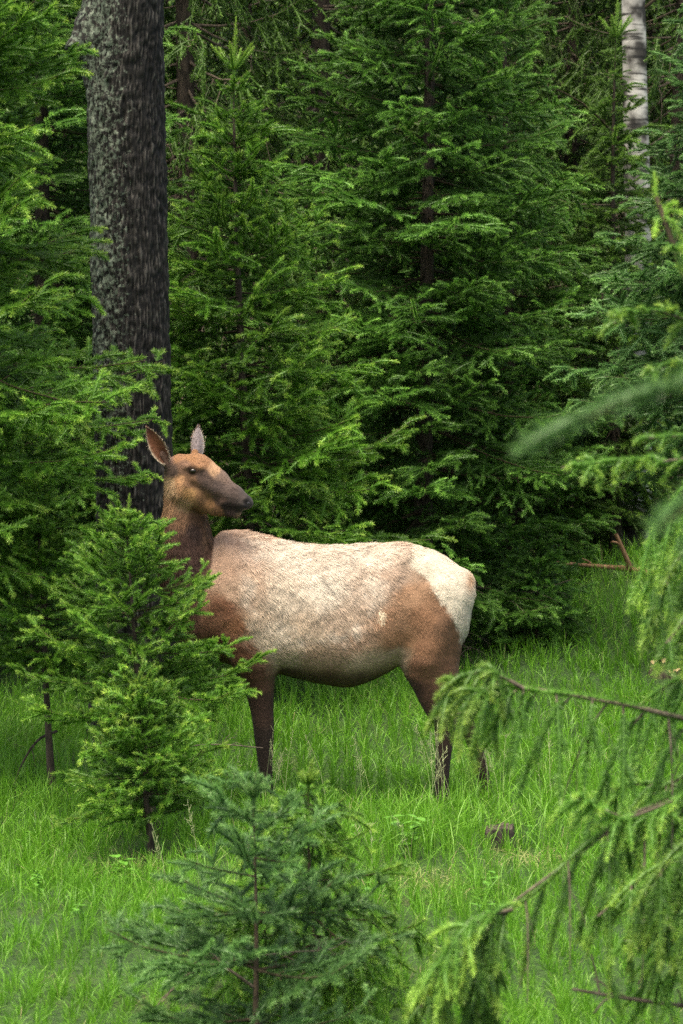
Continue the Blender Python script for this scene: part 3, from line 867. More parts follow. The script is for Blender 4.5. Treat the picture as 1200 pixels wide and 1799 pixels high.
        ear_fur.append((np.stack([rp_ - wq, rp_ + wq, tp_], 1).reshape(-1, 3), np.repeat(np.clip(np.concatenate([inn, out])[pi] * rng.uniform(0.65, 1.15, (kk, 1)), 0.01, 0.9), 3, 0)))
    def world(q):
        return np.stack([(q[:, 0] - 600) / SC, 12.0 + q[:, 1] / SC, CAM_H - (-q[:, 2] - 760) / SC], 1)
    base = np.array((0.02, 12.0, float(gz(0.02, 12.0))))
    root = thing('elk', base, 'cow elk standing side-on with head turned back, pale shedding coat', 'elk')
    # material
    mt, nt, N, L, b = new_mat('elk_coat')
    at = N.new('ShaderNodeAttribute'); at.attribute_name = 'coat'
    tc = N.new('ShaderNodeTexCoord')
    nn = N.new('ShaderNodeTexNoise'); nn.inputs['Scale'].default_value = 90; nn.inputs['Detail'].default_value = 5
    mp = N.new('ShaderNodeMapping'); mp.inputs['Scale'].default_value = (0.5, 1, 1.0); L.new(tc.outputs['Object'], mp.inputs['Vector']); L.new(mp.outputs[0], nn.inputs['Vector'])
    mr = N.new('ShaderNodeMapRange'); mr.inputs['From Min'].default_value = 0.3; mr.inputs['From Max'].default_value = 0.7; mr.inputs['To Min'].default_value = 0.8; mr.inputs['To Max'].default_value = 1.12
    L.new(nn.outputs['Fac'], mr.inputs['Value'])
    vm = N.new('ShaderNodeVectorMath'); vm.operation = 'SCALE'; L.new(at.outputs['Color'], vm.inputs[0]); L.new(mr.outputs['Result'], vm.inputs['Scale'])
    L.new(vm.outputs[0], b.inputs['Base Color']); b.inputs['Roughness'].default_value = 0.85; b.inputs['Specular IOR Level'].default_value = 0.15
    b.inputs['Sheen Weight'].default_value = 0.1
    bp = N.new('ShaderNodeBump'); bp.inputs['Strength'].default_value = 0.35; bp.inputs['Distance'].default_value = 0.006; L.new(nn.outputs['Fac'], bp.inputs['Height']); L.new(bp.outputs[0], b.inputs['Normal'])
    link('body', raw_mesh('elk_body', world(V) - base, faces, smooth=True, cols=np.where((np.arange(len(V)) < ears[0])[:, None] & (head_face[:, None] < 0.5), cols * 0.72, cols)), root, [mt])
    # ---- fur
    F0 = F; fa = V[F0[:, 0]]; ar = np.linalg.norm(np.cross(V[F0[:, 2]] - fa, V[F0[:, 3]] - V[F0[:, 1]]), axis=1)
    nf = 230000
    pick = rng.choice(len(F0), nf, p=ar / ar.sum())
    uv = rng.uniform(0, 1, (nf, 2))
    A, B, C, D = (V[F0[pick, i]] for i in range(4))
    p = (A * (1 - uv[:, :1]) + B * uv[:, :1]) * (1 - uv[:, 1:]) + (D * (1 - uv[:, :1]) + C * uv[:, :1]) * uv[:, 1:]
    n_ = norm(nrm[F0[pick, 0]] + nrm[F0[pick, 2]])
    ih = sstep(-3, 3, body.sample(p) - head.sample(p))
    px_, py_ = p[:, 0], -p[:, 2]
    keep = ~((py_ > 1405) | ((ih > 0.5) & (px_ > 425)))
    for s in (-1, 1):
        keep &= np.linalg.norm(p - HD(355, 826, 31 * s), axis=1) > 10
    p, n_, ih, px_, py_ = p[keep], n_[keep], ih[keep], px_[keep], py_[keep]
    m_ = len(p)
    flow = np.tile(np.array((0.62, 0, -0.75)), (m_, 1))
    bel = sstep(1090, 1150, py_)[:, None]; flow = flow * (1 - bel) + np.array((0.9, 0, -0.35)) * bel
    leg = sstep(1150, 1200, py_)[:, None]; flow = flow * (1 - leg) + np.array((0.1, 0, -1.0)) * leg
    hin = (sstep(690, 760, px_) * sstep(1000, 1060, py_))[:, None]; flow = flow * (1 - hin) + np.array((0.3, 0, -1.0)) * hin
    nk = (ih * sstep(880, 910, py_))[:, None]; flow = flow * (1 - nk) + np.array((0.12, 0, -1.0)) * nk
    hdm = (ih * sstep(910, 880, py_))[:, None]; flow = flow * (1 - hdm) + np.array((-0.85, 0.2, -0.15)) * hdm
    thr = ih * sstep(345, 320, px_) * sstep(835, 860, py_) * sstep(915, 890, py_)
    flow = flow * (1 - thr[:, None]) + np.array((-0.15, 0, -1.0)) * thr[:, None]
    flow += 0.35 * np.stack([noise3(p, 0.07, 1), noise3(p, 0.07, 2), noise3(p, 0.07, 4)], 1) + rng.normal(0, 0.16, (m_, 3))
    t_ = norm(flow - n_ * (flow * n_).sum(1, keepdims=True))
    shag = (1 - ih) * sstep(1170, 1120, py_) * sstep(400, 430, px_) * sstep(740, 690, px_ + 0.5 * (py_ - 1000)) 
    ln = 4.4 + 5.5 * shag + 7.0 * ih * sstep(890, 930, py_) - 0.8 * ih * sstep(890, 870, py_) + 7 * thr - 1.2 * leg[:, 0]
    ln = ln * rng.uniform(0.6, 1.25, m_)
    clump = np.clip(noise3(p * (0.7, 1, 1), 0.22, 5), -1, 1)
    ln *= 1 + 0.35 * clump * np.maximum(shag, ih)
    big_ = np.clip(noise3(p * (1.0, 1, 0.7), 0.085, 2), -1, 1)
    liftf = (0.20 + 0.18 * np.abs(clump) * np.maximum(shag, 0.6 * ih))[:, None] + np.abs(rng.normal(0, 0.07, (m_, 1)))
    tip = p + norm(t_ + n_ * liftf) * ln[:, None] - np.array((0, 0, 0.10)) * ln[:, None]
    wv = norm(np.cross(t_, n_ + rng.normal(0, 0.3, (m_, 3)))) * (0.42 * rng.uniform(0.7, 1.3, m_))[:, None]
    root_p = p - n_ * 0.3
    FV = np.stack([root_p - wv, root_p + wv, tip], 1).reshape(-1, 3)
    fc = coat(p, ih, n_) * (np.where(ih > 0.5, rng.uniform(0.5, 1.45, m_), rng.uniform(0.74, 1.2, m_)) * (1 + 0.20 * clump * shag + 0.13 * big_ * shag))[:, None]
    fc = np.clip(fc, 0.006, 0.92)
    # loose tuft of shed wool on the flank
    k = 260
    tuft = np.array((668, 0, -1072)) + rng.normal(0, 1, (k, 3)) * (3.0, 0, 4.5)
    ys = []
    for q in tuft:
        col = np.arange(-130, 0, 1.0); f_ = both.sample(np.stack([np.full(len(col), q[0]), col, np.full(len(col), q[2])], 1))
        ys.append(col[np.argmax(f_ < 0)])
    tuft[:, 1] = np.array(ys)
    tt = tuft + np.stack([rng.normal(1.5, 3, k), rng.uniform(-6, -1, k), rng.normal(-9, 4, k)], 1)
    wt = np.stack([np.full(k, 0.5), np.zeros(k), np.full(k, 0.2)], 1)
    FV = np.concatenate([FV, np.stack([tuft - wt, tuft + wt, tt], 1).reshape(-1, 3)])
    fcol = np.concatenate([np.repeat(fc, 3, 0), np.tile(S2L((232, 214, 186)) * 0.9, (k * 3, 1))])
    FV = np.concatenate([FV] + [e[0] for e in ear_fur]); fcol = np.concatenate([fcol] + [e[1] for e in ear_fur])
    mf, nt, N, L, b = new_mat('elk_fur')
    at = N.new('ShaderNodeAttribute'); at.attribute_name = 'coat'; L.new(at.outputs['Color'], b.inputs['Base Color'])
    b.inputs['Roughness'].default_value = 0.7; b.inputs['Specular IOR Level'].default_value = 0.2
    tag(link('fur', raw_mesh('elk_fur', world(FV) - base, [np.arange(len(FV)).reshape(-1, 3)], cols=fcol), root, [mf]), kind='stuff')
    # ---- eyes and hooves
    me_, nt, N, L, b = new_mat('elk_eye')
    b.inputs['Base Color'].default_value = (0.012, 0.008, 0.006, 1); b.inputs['Roughness'].default_value = 0.06
    th, ph = np.meshgrid(np.linspace(0, math.pi, 13), np.linspace(0, 2 * math.pi, 21), indexing='ij')
    I = np.arange(th.size).reshape(th.shape)
    q = np.stack([I[:-1, :-1], I[1:, :-1], I[1:, 1:], I[:-1, 1:]], -1).reshape(-1, 4)
    for s in (-1, 1):
        c = HD(355, 826, 27.5 * s)
        sp_ = c + np.stack([7.4 * np.sin(th) * np.cos(ph), 6.2 * np.sin(th) * np.sin(ph), 4.9 * np.cos(th)], -1).reshape(-1, 3)
        link('eye', raw_mesh('elk_eye', world(sp_) - base, [q], smooth=True), root, [me_])
    mn, nt, N, L, b = new_mat('elk_nose')
    tc = N.new('ShaderNodeTexCoord'); vz = N.new('ShaderNodeTexVoronoi'); vz.inputs['Scale'].default_value = 260; L.new(tc.outputs['Object'], vz.inputs['Vector'])
    bp = N.new('ShaderNodeBump'); bp.inputs['Strength'].default_value = 0.25; bp.inputs['Distance'].default_value = 0.002; L.new(vz.outputs['Distance'], bp.inputs['Height']); L.new(bp.outputs[0], b.inputs['Normal'])
    b.inputs['Base Color'].default_value = (0.022, 0.019, 0.020, 1); b.inputs['Roughness'].default_value = 0.28
    sp_ = HD(440.5, 881.5, 0) + np.stack([6.6 * np.sin(th) * np.cos(ph), 9.0 * np.sin(th) * np.sin(ph), 8.2 * np.cos(th)], -1).reshape(-1, 3)
    link('nose', raw_mesh('elk_nose', world(sp_) - base, [q], smooth=True), root, [mn])
    mh = wood_mat('elk_hoof', (0.012, 0.010, 0.009), (0.03, 0.025, 0.02), 60, 0.2, 0.5)
    for (hx, hy) in ((769, -46), (854, 48), (463, -50), (457, 48)):
        prof = [(13, 1418), (15, 1426), (17, 1434), (18, 1438)]
        a = np.linspace(0, 2 * math.pi, 16, endpoint=False)
        HV = np.concatenate([np.stack([hx - 3 + r * 1.15 * np.cos(a) - (py - 1418) * 0.5, hy + r * 0.85 * np.sin(a), np.full(16, -float(py))], 1) for r, py in prof] + [np.array([[hx - 10, hy, -1438.0]])])
        i = np.arange(3)[:, None] * 16 + np.arange(16)[None]; j = np.arange(3)[:, None] * 16 + (np.arange(16)[None] + 1) % 16
        Q = np.stack([i, j, j + 16, i + 16], -1).reshape(-1, 4)
        T = np.array([(48 + k2, 48 + (k2 + 1) % 16, 64) for k2 in range(16)])
        link('hoof', raw_mesh('elk_hoof', world(HV) - base, [Q, T], [0, 0], smooth=True), root, [mh])
build_elk()

# ------------------------------------------------------------------ the big dark trunk
def bark_trunk():
    base = gpos(233, 13.7)
    root = thing('old_tree', base, 'thick dark furrowed tree trunk with grey-green lichen behind the elk', 'tree')
    H, nu, nv = 6.5, 160, 460
    th = np.linspace(0, 2 * math.pi, nu, endpoint=False)[None]; zz = (np.linspace(0, 1, nv) ** 1.0 * H)[:, None]
    r = 0.206 - 0.001 * zz + 0.09 * np.exp(-zz / 0.25)
    dirv = np.stack([np.cos(th) + 0 * zz, np.sin(th) + 0 * zz, 0 * th + 0 * zz], -1)
    pt = np.stack([np.cos(th) * 0.22 + 0 * zz, np.sin(th) * 0.22 + 0 * zz, zz + 0 * th], -1)
    wv = pt + 0.012 * np.stack([noise3(pt * (1, 1, 0.5), 9, 0), noise3(pt * (1, 1, 0.5), 9, 1), 0 * pt[..., 0]], -1)
    ang = np.arctan2(wv[..., 1], wv[..., 0])
    fur = np.abs(np.sin(ang * 31 + 2.6 * noise3(pt * (1, 1, 0.24), 11, 2) + 2.0 * noise3(pt * (1, 1, 0.36), 27, 3) + 1.1 * noise3(pt * (1, 1, 0.6), 60, 0)))
    crack = sstep(0.0, 0.30, np.abs(noise3(pt * (1.6, 1.6, 0.7), 22, 1)))
    ridge = (fur ** 0.7) * (0.62 + 0.38 * crack)
    rel = 0.017 * ridge + 0.006 * noise3(pt * (1, 1, 0.6), 60, 4) + 0.005 * noise3(pt, 110, 5) + 0.010 * noise3(pt * (1, 1, 0.5), 4, 1)
    burl = 0.085 * np.exp(-((np.angle(np.exp(1j * (th - math.radians(190)))) / 0.42) ** 2) - ((zz - 4.02) / 0.19) ** 2)
    collar = 0.05 * np.exp(-((np.angle(np.exp(1j * (th - math.radians(195)))) / 0.22) ** 2) - ((zz - 3.97) / 0.045) ** 2)
    rr = r + rel + burl + collar
    cxl = -0.030 * sstep(2.0, 4.6, zz) + 0.012 * np.sin(zz * 1.4)
    V = dirv * rr[..., None] + np.stack([cxl + 0 * th, 0 * zz + 0 * th, zz + 0 * th - 0.08], -1)
    I = np.arange(nu * nv).reshape(nv, nu); J = np.roll(I, -1, 1)
    F = np.stack([I[:-1], J[:-1], J[1:], I[1:]], -1).reshape(-1, 4)
    m, nt, N, L, b = new_mat('dark_bark')
    tc = N.new('ShaderNodeTexCoord'); at = N.new('ShaderNodeAttribute'); at.attribute_name = 'ridge'
    nz = N.new('ShaderNodeTexNoise'); nz.inputs['Scale'].default_value = 35; nz.inputs['Detail'].default_value = 8
    mp = N.new('ShaderNodeMapping'); mp.inputs['Scale'].default_value = (1, 1, 0.4); L.new(tc.outputs['Object'], mp.inputs[0]); L.new(mp.outputs[0], nz.inputs['Vector'])
    r1 = ramp(N, [(0.14, (0.002, 0.0017, 0.0015)), (0.50, (0.006, 0.005, 0.0045)), (0.72, (0.019, 0.0165, 0.014)), (0.97, (0.070, 0.064, 0.056))])
    ad = N.new('ShaderNodeMath'); ad.operation = 'MULTIPLY'; L.new(at.outputs['Fac'], ad.inputs[0]); ad2 = N.new('ShaderNodeMath'); ad2.operation = 'MULTIPLY_ADD'; L.new(nz.outputs['Fac'], ad2.inputs[0]); ad2.inputs[1].default_value = 1.5; ad2.inputs[2].default_value = 0.12
    L.new(ad2.outputs[0], ad.inputs[1]); L.new(ad.outputs[0], r1.inputs['Fac'])
    nl = N.new('ShaderNodeTexNoise'); nl.inputs['Scale'].default_value = 42; nl.inputs['Detail'].default_value = 6; nl.inputs['Roughness'].default_value = 0.7; L.new(tc.outputs['Object'], nl.inputs['Vector'])
    lich = N.new('ShaderNodeAttribute'); lich.attribute_name = 'lichen'
    a1 = N.new('ShaderNodeMath'); a1.operation = 'ADD'; L.new(nl.outputs['Fac'], a1.inputs[0]); L.new(lich.outputs['Fac'], a1.inputs[1])
    rl = ramp(N, [(0.63, (0, 0, 0)), (0.74, (1, 1, 1))]); L.new(a1.outputs[0], rl.inputs['Fac'])
    rc = ramp(N, [(0.4, (0.08, 0.105, 0.075)), (0.65, (0.22, 0.26, 0.20))]); L.new(nz.outputs['Fac'], rc.inputs['Fac'])
    mx = N.new('ShaderNodeMix'); mx.data_type = 'RGBA'; L.new(rl.outputs['Color'], mx.inputs[0]); L.new(r1.outputs['Color'], mx.inputs[6]); L.new(rc.outputs['Color'], mx.inputs[7])
    L.new(mx.outputs[2], b.inputs['Base Color']); b.inputs['Roughness'].default_value = 0.75; b.inputs['Specular IOR Level'].default_value = 0.3
    bp = N.new('ShaderNodeBump'); bp.inputs['Strength'].default_value = 0.8; bp.inputs['Distance'].default_value = 0.006; L.new(nz.outputs['Fac'], bp.inputs['Height']); L.new(bp.outputs[0], b.inputs['Normal'])
    lz = 0.34 * np.exp(-((np.angle(np.exp(1j * (th - math.radians(205)))) / 0.75) ** 2)) * (0.65 + 0.5 * noise3(pt, 2.2, 2)) * sstep(1.5, 2.2, zz) + 0.12 * np.exp(-((np.angle(np.exp(1j * (th - math.radians(250)))) / 0.6) ** 2)) - 0.02
    link('trunk', raw_mesh('old_trunk', V.reshape(-1, 3), [F], smooth=True, attrs={'ridge': (ridge + 0 * zz).ravel(), 'lichen': (lz + 0 * th).ravel()}), root, [m])
bark_trunk()

# ------------------------------------------------------------------ birch
def birch(px, d, r, H, label, group=None, seed=1):
    rng = np.random.default_rng(seed)
    base = gpos(px, d)
    root = thing('birch_tree', base, label, 'tree', group)
    nv, nu = 120, 40
    th = np.linspace(0, 2 * math.pi, nu, endpoint=False)[None]; zz = np.linspace(-0.1, H, nv)[:, None]
    pt = np.stack([np.cos(th) + 0 * zz, np.sin(th) + 0 * zz, zz * 3 + 0 * th], -1)
    rr = r * (1 - 0.45 * zz / H) * (1 + 0.03 * noise3(pt, 1.5, 1)) + 0.4 * r * np.exp(-np.maximum(zz, 0) / 0.2)
    V = np.stack([np.cos(th) * rr + 0.03 * np.sin(zz * 0.9), np.sin(th) * rr, zz + 0 * th], -1)
    I = np.arange(nu * nv).reshape(nv, nu); J = np.roll(I, -1, 1)
    F = np.stack([I[:-1], J[:-1], J[1:], I[1:]], -1).reshape(-1, 4)
    link('trunk', raw_mesh('birch_trunk', V.reshape(-1, 3), [F], smooth=True), root, [M['birch']])
    for i in range(9):                                  # thin limbs
        z = rng.uniform(2.2, H * 0.9); a = rng.uniform(0, 6.28); l = rng.uniform(0.5, 1.2)
        q = np.array([(0.02 * math.sin(z) , 0, z)]) + np.linspace(0, 1, 6)[:, None] * np.array([[math.cos(a) * l, math.sin(a) * l, 0.5 * l]]) + np.stack([np.zeros(6), np.zeros(6), 0.12 * np.sin(np.linspace(0, 3, 6))], 1)
        v, f = tubes(q[None], np.linspace(0.016, 0.003, 6)[None], 5)
        link('limb', raw_mesh('limb', v, [f], smooth=True), root, [M['twig']])
    return root
m, nt, N, L, b = new_mat('birch_bark')
tc = N.new('ShaderNodeTexCoord'); mp = N.new('ShaderNodeMapping'); mp.inputs['Scale'].default_value = (3, 3, 22); L.new(tc.outputs['Object'], mp.inputs[0])
n1 = N.new('ShaderNodeTexNoise'); n1.inputs['Scale'].default_value = 1.2; n1.inputs['Detail'].default_value = 6; L.new(mp.outputs[0], n1.inputs['Vector'])
n2 = N.new('ShaderNodeTexNoise'); n2.inputs['Scale'].default_value = 3.2; n2.inputs['Detail'].default_value = 7; L.new(tc.outputs['Object'], n2.inputs['Vector'])
r1 = ramp(N, [(0.36, (0.05, 0.045, 0.04)), (0.46, (0.52, 0.50, 0.47))]); L.new(n1.outputs['Fac'], r1.inputs['Fac'])
r2 = ramp(N, [(0.40, (0.06, 0.055, 0.05)), (0.52, (1, 1, 1))]); L.new(n2.outputs['Fac'], r2.inputs['Fac'])
mx = N.new('ShaderNodeMix'); mx.data_type = 'RGBA'; mx.blend_type = 'MULTIPLY'; mx.inputs[0].default_value = 1
L.new(r1.outputs['Color'], mx.inputs[6]); L.new(r2.outputs['Color'], mx.inputs[7]); L.new(mx.outputs[2], b.inputs['Base Color']); b.inputs['Roughness'].default_value = 0.7
M['birch'] = m
spruce('spruce_tree', 'olive green spruce standing close in front of the white birch trunk', gpos(1082, 18.7), 4.1, 0.9, 0.55, 0.26, 7, 0.5, -0.2, 'mid', 'needle_far', 38)
birch(1115, 19.2, 0.118, 9, 'white birch trunk with dark peeling scars among spruces', seed=4)

# ------------------------------------------------------------------ the spruces
spruce('spruce_tree', 'large spruce with long branches sweeping across the dark furrowed trunk', gpos(-150, 12.3), 6.0, 1.55, 1.55, 0.25, 8, 0.55, -0.10, 'mid', 'needle_mid', 31, dead_low=8, skip=lambda z, az, ln: z > 2.45 and math.cos(az) * ln > 0.82)
spruce('spruce_tree', 'dense tall spruce filling the gap behind the lichen-covered trunk', gpos(70, 15.6), 7.0, 1.55, 0.5, 0.30, 7, 0.5, -0.15, 'mid', 'needle_deep', 32)
spruce('spruce_tree', 'light green spruce rising just behind the elk\'s head and withers', gpos(448, 15.0), 3.95, 1.25, 0.75, 0.24, 7, 0.65, -0.06, 'mid', 'needle_mid', 33, lean=(-0.10, 0), dead_low=20)
spruce('spruce_tree', 'tall dense dark spruce standing behind the elk\'s back and rump', gpos(742, 16.7), 6.8, 1.62, 0.45, 0.28, 8, 0.5, -0.10, 'mid', 'needle_deep', 34, dead_low=16)
spruce('spruce_tree', 'dark spruce with its skirt near the fallen dead branch', gpos(895, 18.3), 5.2, 1.08, 0.4, 0.28, 7, 0.55, -0.12, 'mid', 'needle_deep', 35, dead_low=14)
spruce('spruce_tree', 'blue-green spruce with drooping fronds beside the white birch trunk', gpos(1262, 15.6), 4.6, 1.15, 1.7, 0.26, 7, 0.5, -0.30, 'mid', 'needle_blue', 36)
spruce('spruce_sapling', 'low spreading spruce on the ground behind the elk\'s rump', gpos(945, 16.6), 0.72, 0.52, 0.12, 0.13, 7, 0.6, -0.02, 'mid', 'needle_deep', 37, shape=0.6)

# ------------------------------------------------------------------ the wood behind
def far_crown(seed, H, R, z0, hang, dead, tip):
    rng = np.random.default_rng(seed)
    Vs, Fs0, Fs1, ti, nv = [], [], [], [], 0
    protos = {}
    for L_ in (0.35, 0.7, 1.1, 1.6):
        protos[L_] = []
        for i in range(2):
            fo = Foliage(rng)
            grow(fo, standard_spine(rng, L_, 0.22, 0.08), sec_step=0.095, sec_max=0.5, ter_step=0.085, ter_len=0.15, droop=0.4, hang=hang, wood_r=0.005 + 0.008 * L_, tip_tint=tip, dead=dead, bare=0.3)
            protos[L_].append(fo.arrays(**QUAL['low']))
    Ls = np.array(sorted(protos))
    for z, az, el, roll, ln in plan(rng, H, R, z0, 0.34, 6, 0.5, -0.2, 0.8, 0.35):
        Lb = Ls[np.argmin(np.abs(np.log(Ls / ln)))]
        V, F, mt, t = protos[Lb][rng.integers(2)]
        Mx = np.array(branch_matrix(z, az, el, roll, ln / Lb, 1))
        Vs.append(V @ Mx[:3, :3].T + Mx[:3, 3]); Fs0.append(F[0] + nv); Fs1 += [(F[1] + nv, 0), (F[2] + nv, 1)]; ti.append(t); nv += len(V)
    return raw_mesh('spruce_crown', np.concatenate(Vs), [np.concatenate(Fs0)] + [np.concatenate([a for a, k in Fs1 if k == i]) for i in (0, 1)], [0, 0, 1], {'tint': np.concatenate(ti)})
far_meshes = [far_crown(51, 8.0, 1.7, 0.8, 0.15, 0.0, 0.8), far_crown(52, 9.0, 1.8, 0.6, 0.55, 0.22, 0.6)]
for me in far_meshes:
    me.materials.append(M['needle_far']); me.materials.append(M['twig_grey'])
tr_l = stem_line(np.random.default_rng(9), 8.6)
Vt, Ft = tubes(tr_l[None], np.linspace(0.11, 0.02, 14)[None], 8)
far_trunk = raw_mesh('far_trunk', Vt, [Ft], smooth=True); far_trunk.materials.append(M['stem'])
rng = np.random.default_rng(77)
far_spots = [(330, 18.6, 1), (560, 19.6, 0), (830, 20.6, 1), (1000, 21.0, 1), (1190, 20.2, 1), (120, 19.0, 0), (-70, 18.5, 1), (440, 22.0, 1), (690, 22.6, 0), (900, 23.5, 0), (1085, 24.5, 1), (1290, 23.0, 0)]
for row, d in enumerate((25.5, 28.5, 32.0, 36.0)):
    for px in np.arange(-60 + 60 * (row % 2), 1320, 165):
        far_spots.append((float(px + rng.uniform(-45, 45)), d + rng.uniform(-1.1, 1.1), int(rng.integers(2))))
for px, d, k in far_spots:
    root = thing('far_spruce', gpos(px, d), 'tall dim spruce deep in the wood behind the elk' if k == 0 else 'tall dim spruce with drooping half-bare twigs deep in the wood', 'tree', 'full spruces of the wood behind' if k == 0 else 'half-bare spruces of the wood behind')
    s = rng.uniform(0.85, 1.15)
    root.rotation_euler = (0, 0, rng.uniform(0, 6.28)); root.scale = (s, s, s * rng.uniform(0.95, 1.1))
    link('trunk', far_trunk, root); link('crown', far_meshes[k], root)

# ------------------------------------------------------------------ saplings in front of the elk
spruce('spruce_sapling', 'slender spruce sapling with a bare lower stem and curved dead branch', gpos(92, 12.2), 1.60, 0.50, 0.66, 0.15, 6, 0.75, 0.0, 'fine', 'needle_mid', 41, lean=(-0.10, 0), stem='stem', shape=0.75, r0=0.024)
spruce('spruce_sapling', 'bushy spruce sapling covering the elk\'s chest', gpos(272, 11.35), 1.50, 0.66, 0.58, 0.16, 6, 0.7, -0.05, 'fine', 'needle_mid', 42, lean=(-0.15, 0), shape=0.72, inter=0.6)
spruce('spruce_sapling', 'small round dense spruce sapling with straw at its foot', gpos(268, 10.65), 0.82, 0.42, 0.20, 0.105, 6, 0.8, 0.05, 'fine', 'needle_young', 43, lean=(-0.07, 0), shape=0.55, inter=0.7)
spruce('spruce_sapling', 'bluish open spruce sapling with a bare reddish lower stem', gpos(447, 7.55), 0.86, 0.58, 0.10, 0.165, 5, 0.5, -0.02, 'fine', 'needle_blue', 44, stem='stem_young', shape=0.8, r0=0.013, inter=0.15, dead_low=0)
spruce('spruce_sapling', 'weeping light green spruce sapling beside the bluish one', gpos(556, 8.15), 0.80, 0.52, 0.08, 0.13, 5, 0.5, -0.05, 'weep', 'needle_mid', 45, lean=(-0.03, 0), stem='stem_young', shape=0.8, r0=0.014, inter=0.3)

def stick_part(name, parent, pts, r0, r1, mat, subs=0, seed=1):
    rng = np.random.default_rng(seed)
    base = np.array(parent.location)
    ln = smooth_line(pts, 16) - base
    fo = [(ln, r0, r1)]
    for i in range(subs):
        k = rng.integers(3, 14); p = ln[k]; T = norm(ln[k + 1] - ln[k])
        d = norm(T + rng.normal(0, 0.7, 3)); l = rng.uniform(0.03, 0.12)
        fo.append((resample([p, p + d * l * 0.5 + (0, 0, 0.01), p + d * l], 16), r0 * 0.35, r1 * 0.6))
    V, F = tubes(np.array([a[0] for a in fo]), np.array([np.linspace(a[1], a[2], 16) for a in fo]), 5)
    return link(name, raw_mesh(name, V, [F], smooth=True), parent, [M[mat]])
saps = [o for o in bpy.data.objects if o.name.startswith('spruce_sapling') and o.type == 'EMPTY']
by_label = {o['label']: o for o in saps}
sl_ = by_label['slender spruce sapling with a bare lower stem and curved dead branch']
stick_part('dead_branch', sl_, [P(100, 1285, 12.5), P(70, 1298, 12.4), P(45, 1330, 12.3), P(22, 1385, 12.2), P(14, 1440, 12.15)], 0.008, 0.003, 'stem', 4, 2)
rd = by_label['small round dense spruce sapling with straw at its foot']
stick_part('dead_branch', rd, [P(262, 1335, 10.65), P(330, 1312, 10.8), P(390, 1308, 10.9), P(462, 1314, 11.0)], 0.005, 0.002, 'twig_grey', 8, 3)
bl_ = by_label['bluish open spruce sapling with a bare reddish lower stem']
stick_part('dead_branch', bl_, [P(447, 1735, 7.55), P(390, 1700, 7.5), P(330, 1712, 7.45), P(285, 1760, 7.4)], 0.006, 0.0025, 'twig_grey', 3, 4)
stick_part('dead_branch', bl_, [P(447, 1680, 7.55), P(520, 1672, 7.6), P(580, 1668, 7.62), P(610, 1650, 7.64)], 0.004, 0.0015, 'twig_grey', 6, 5)

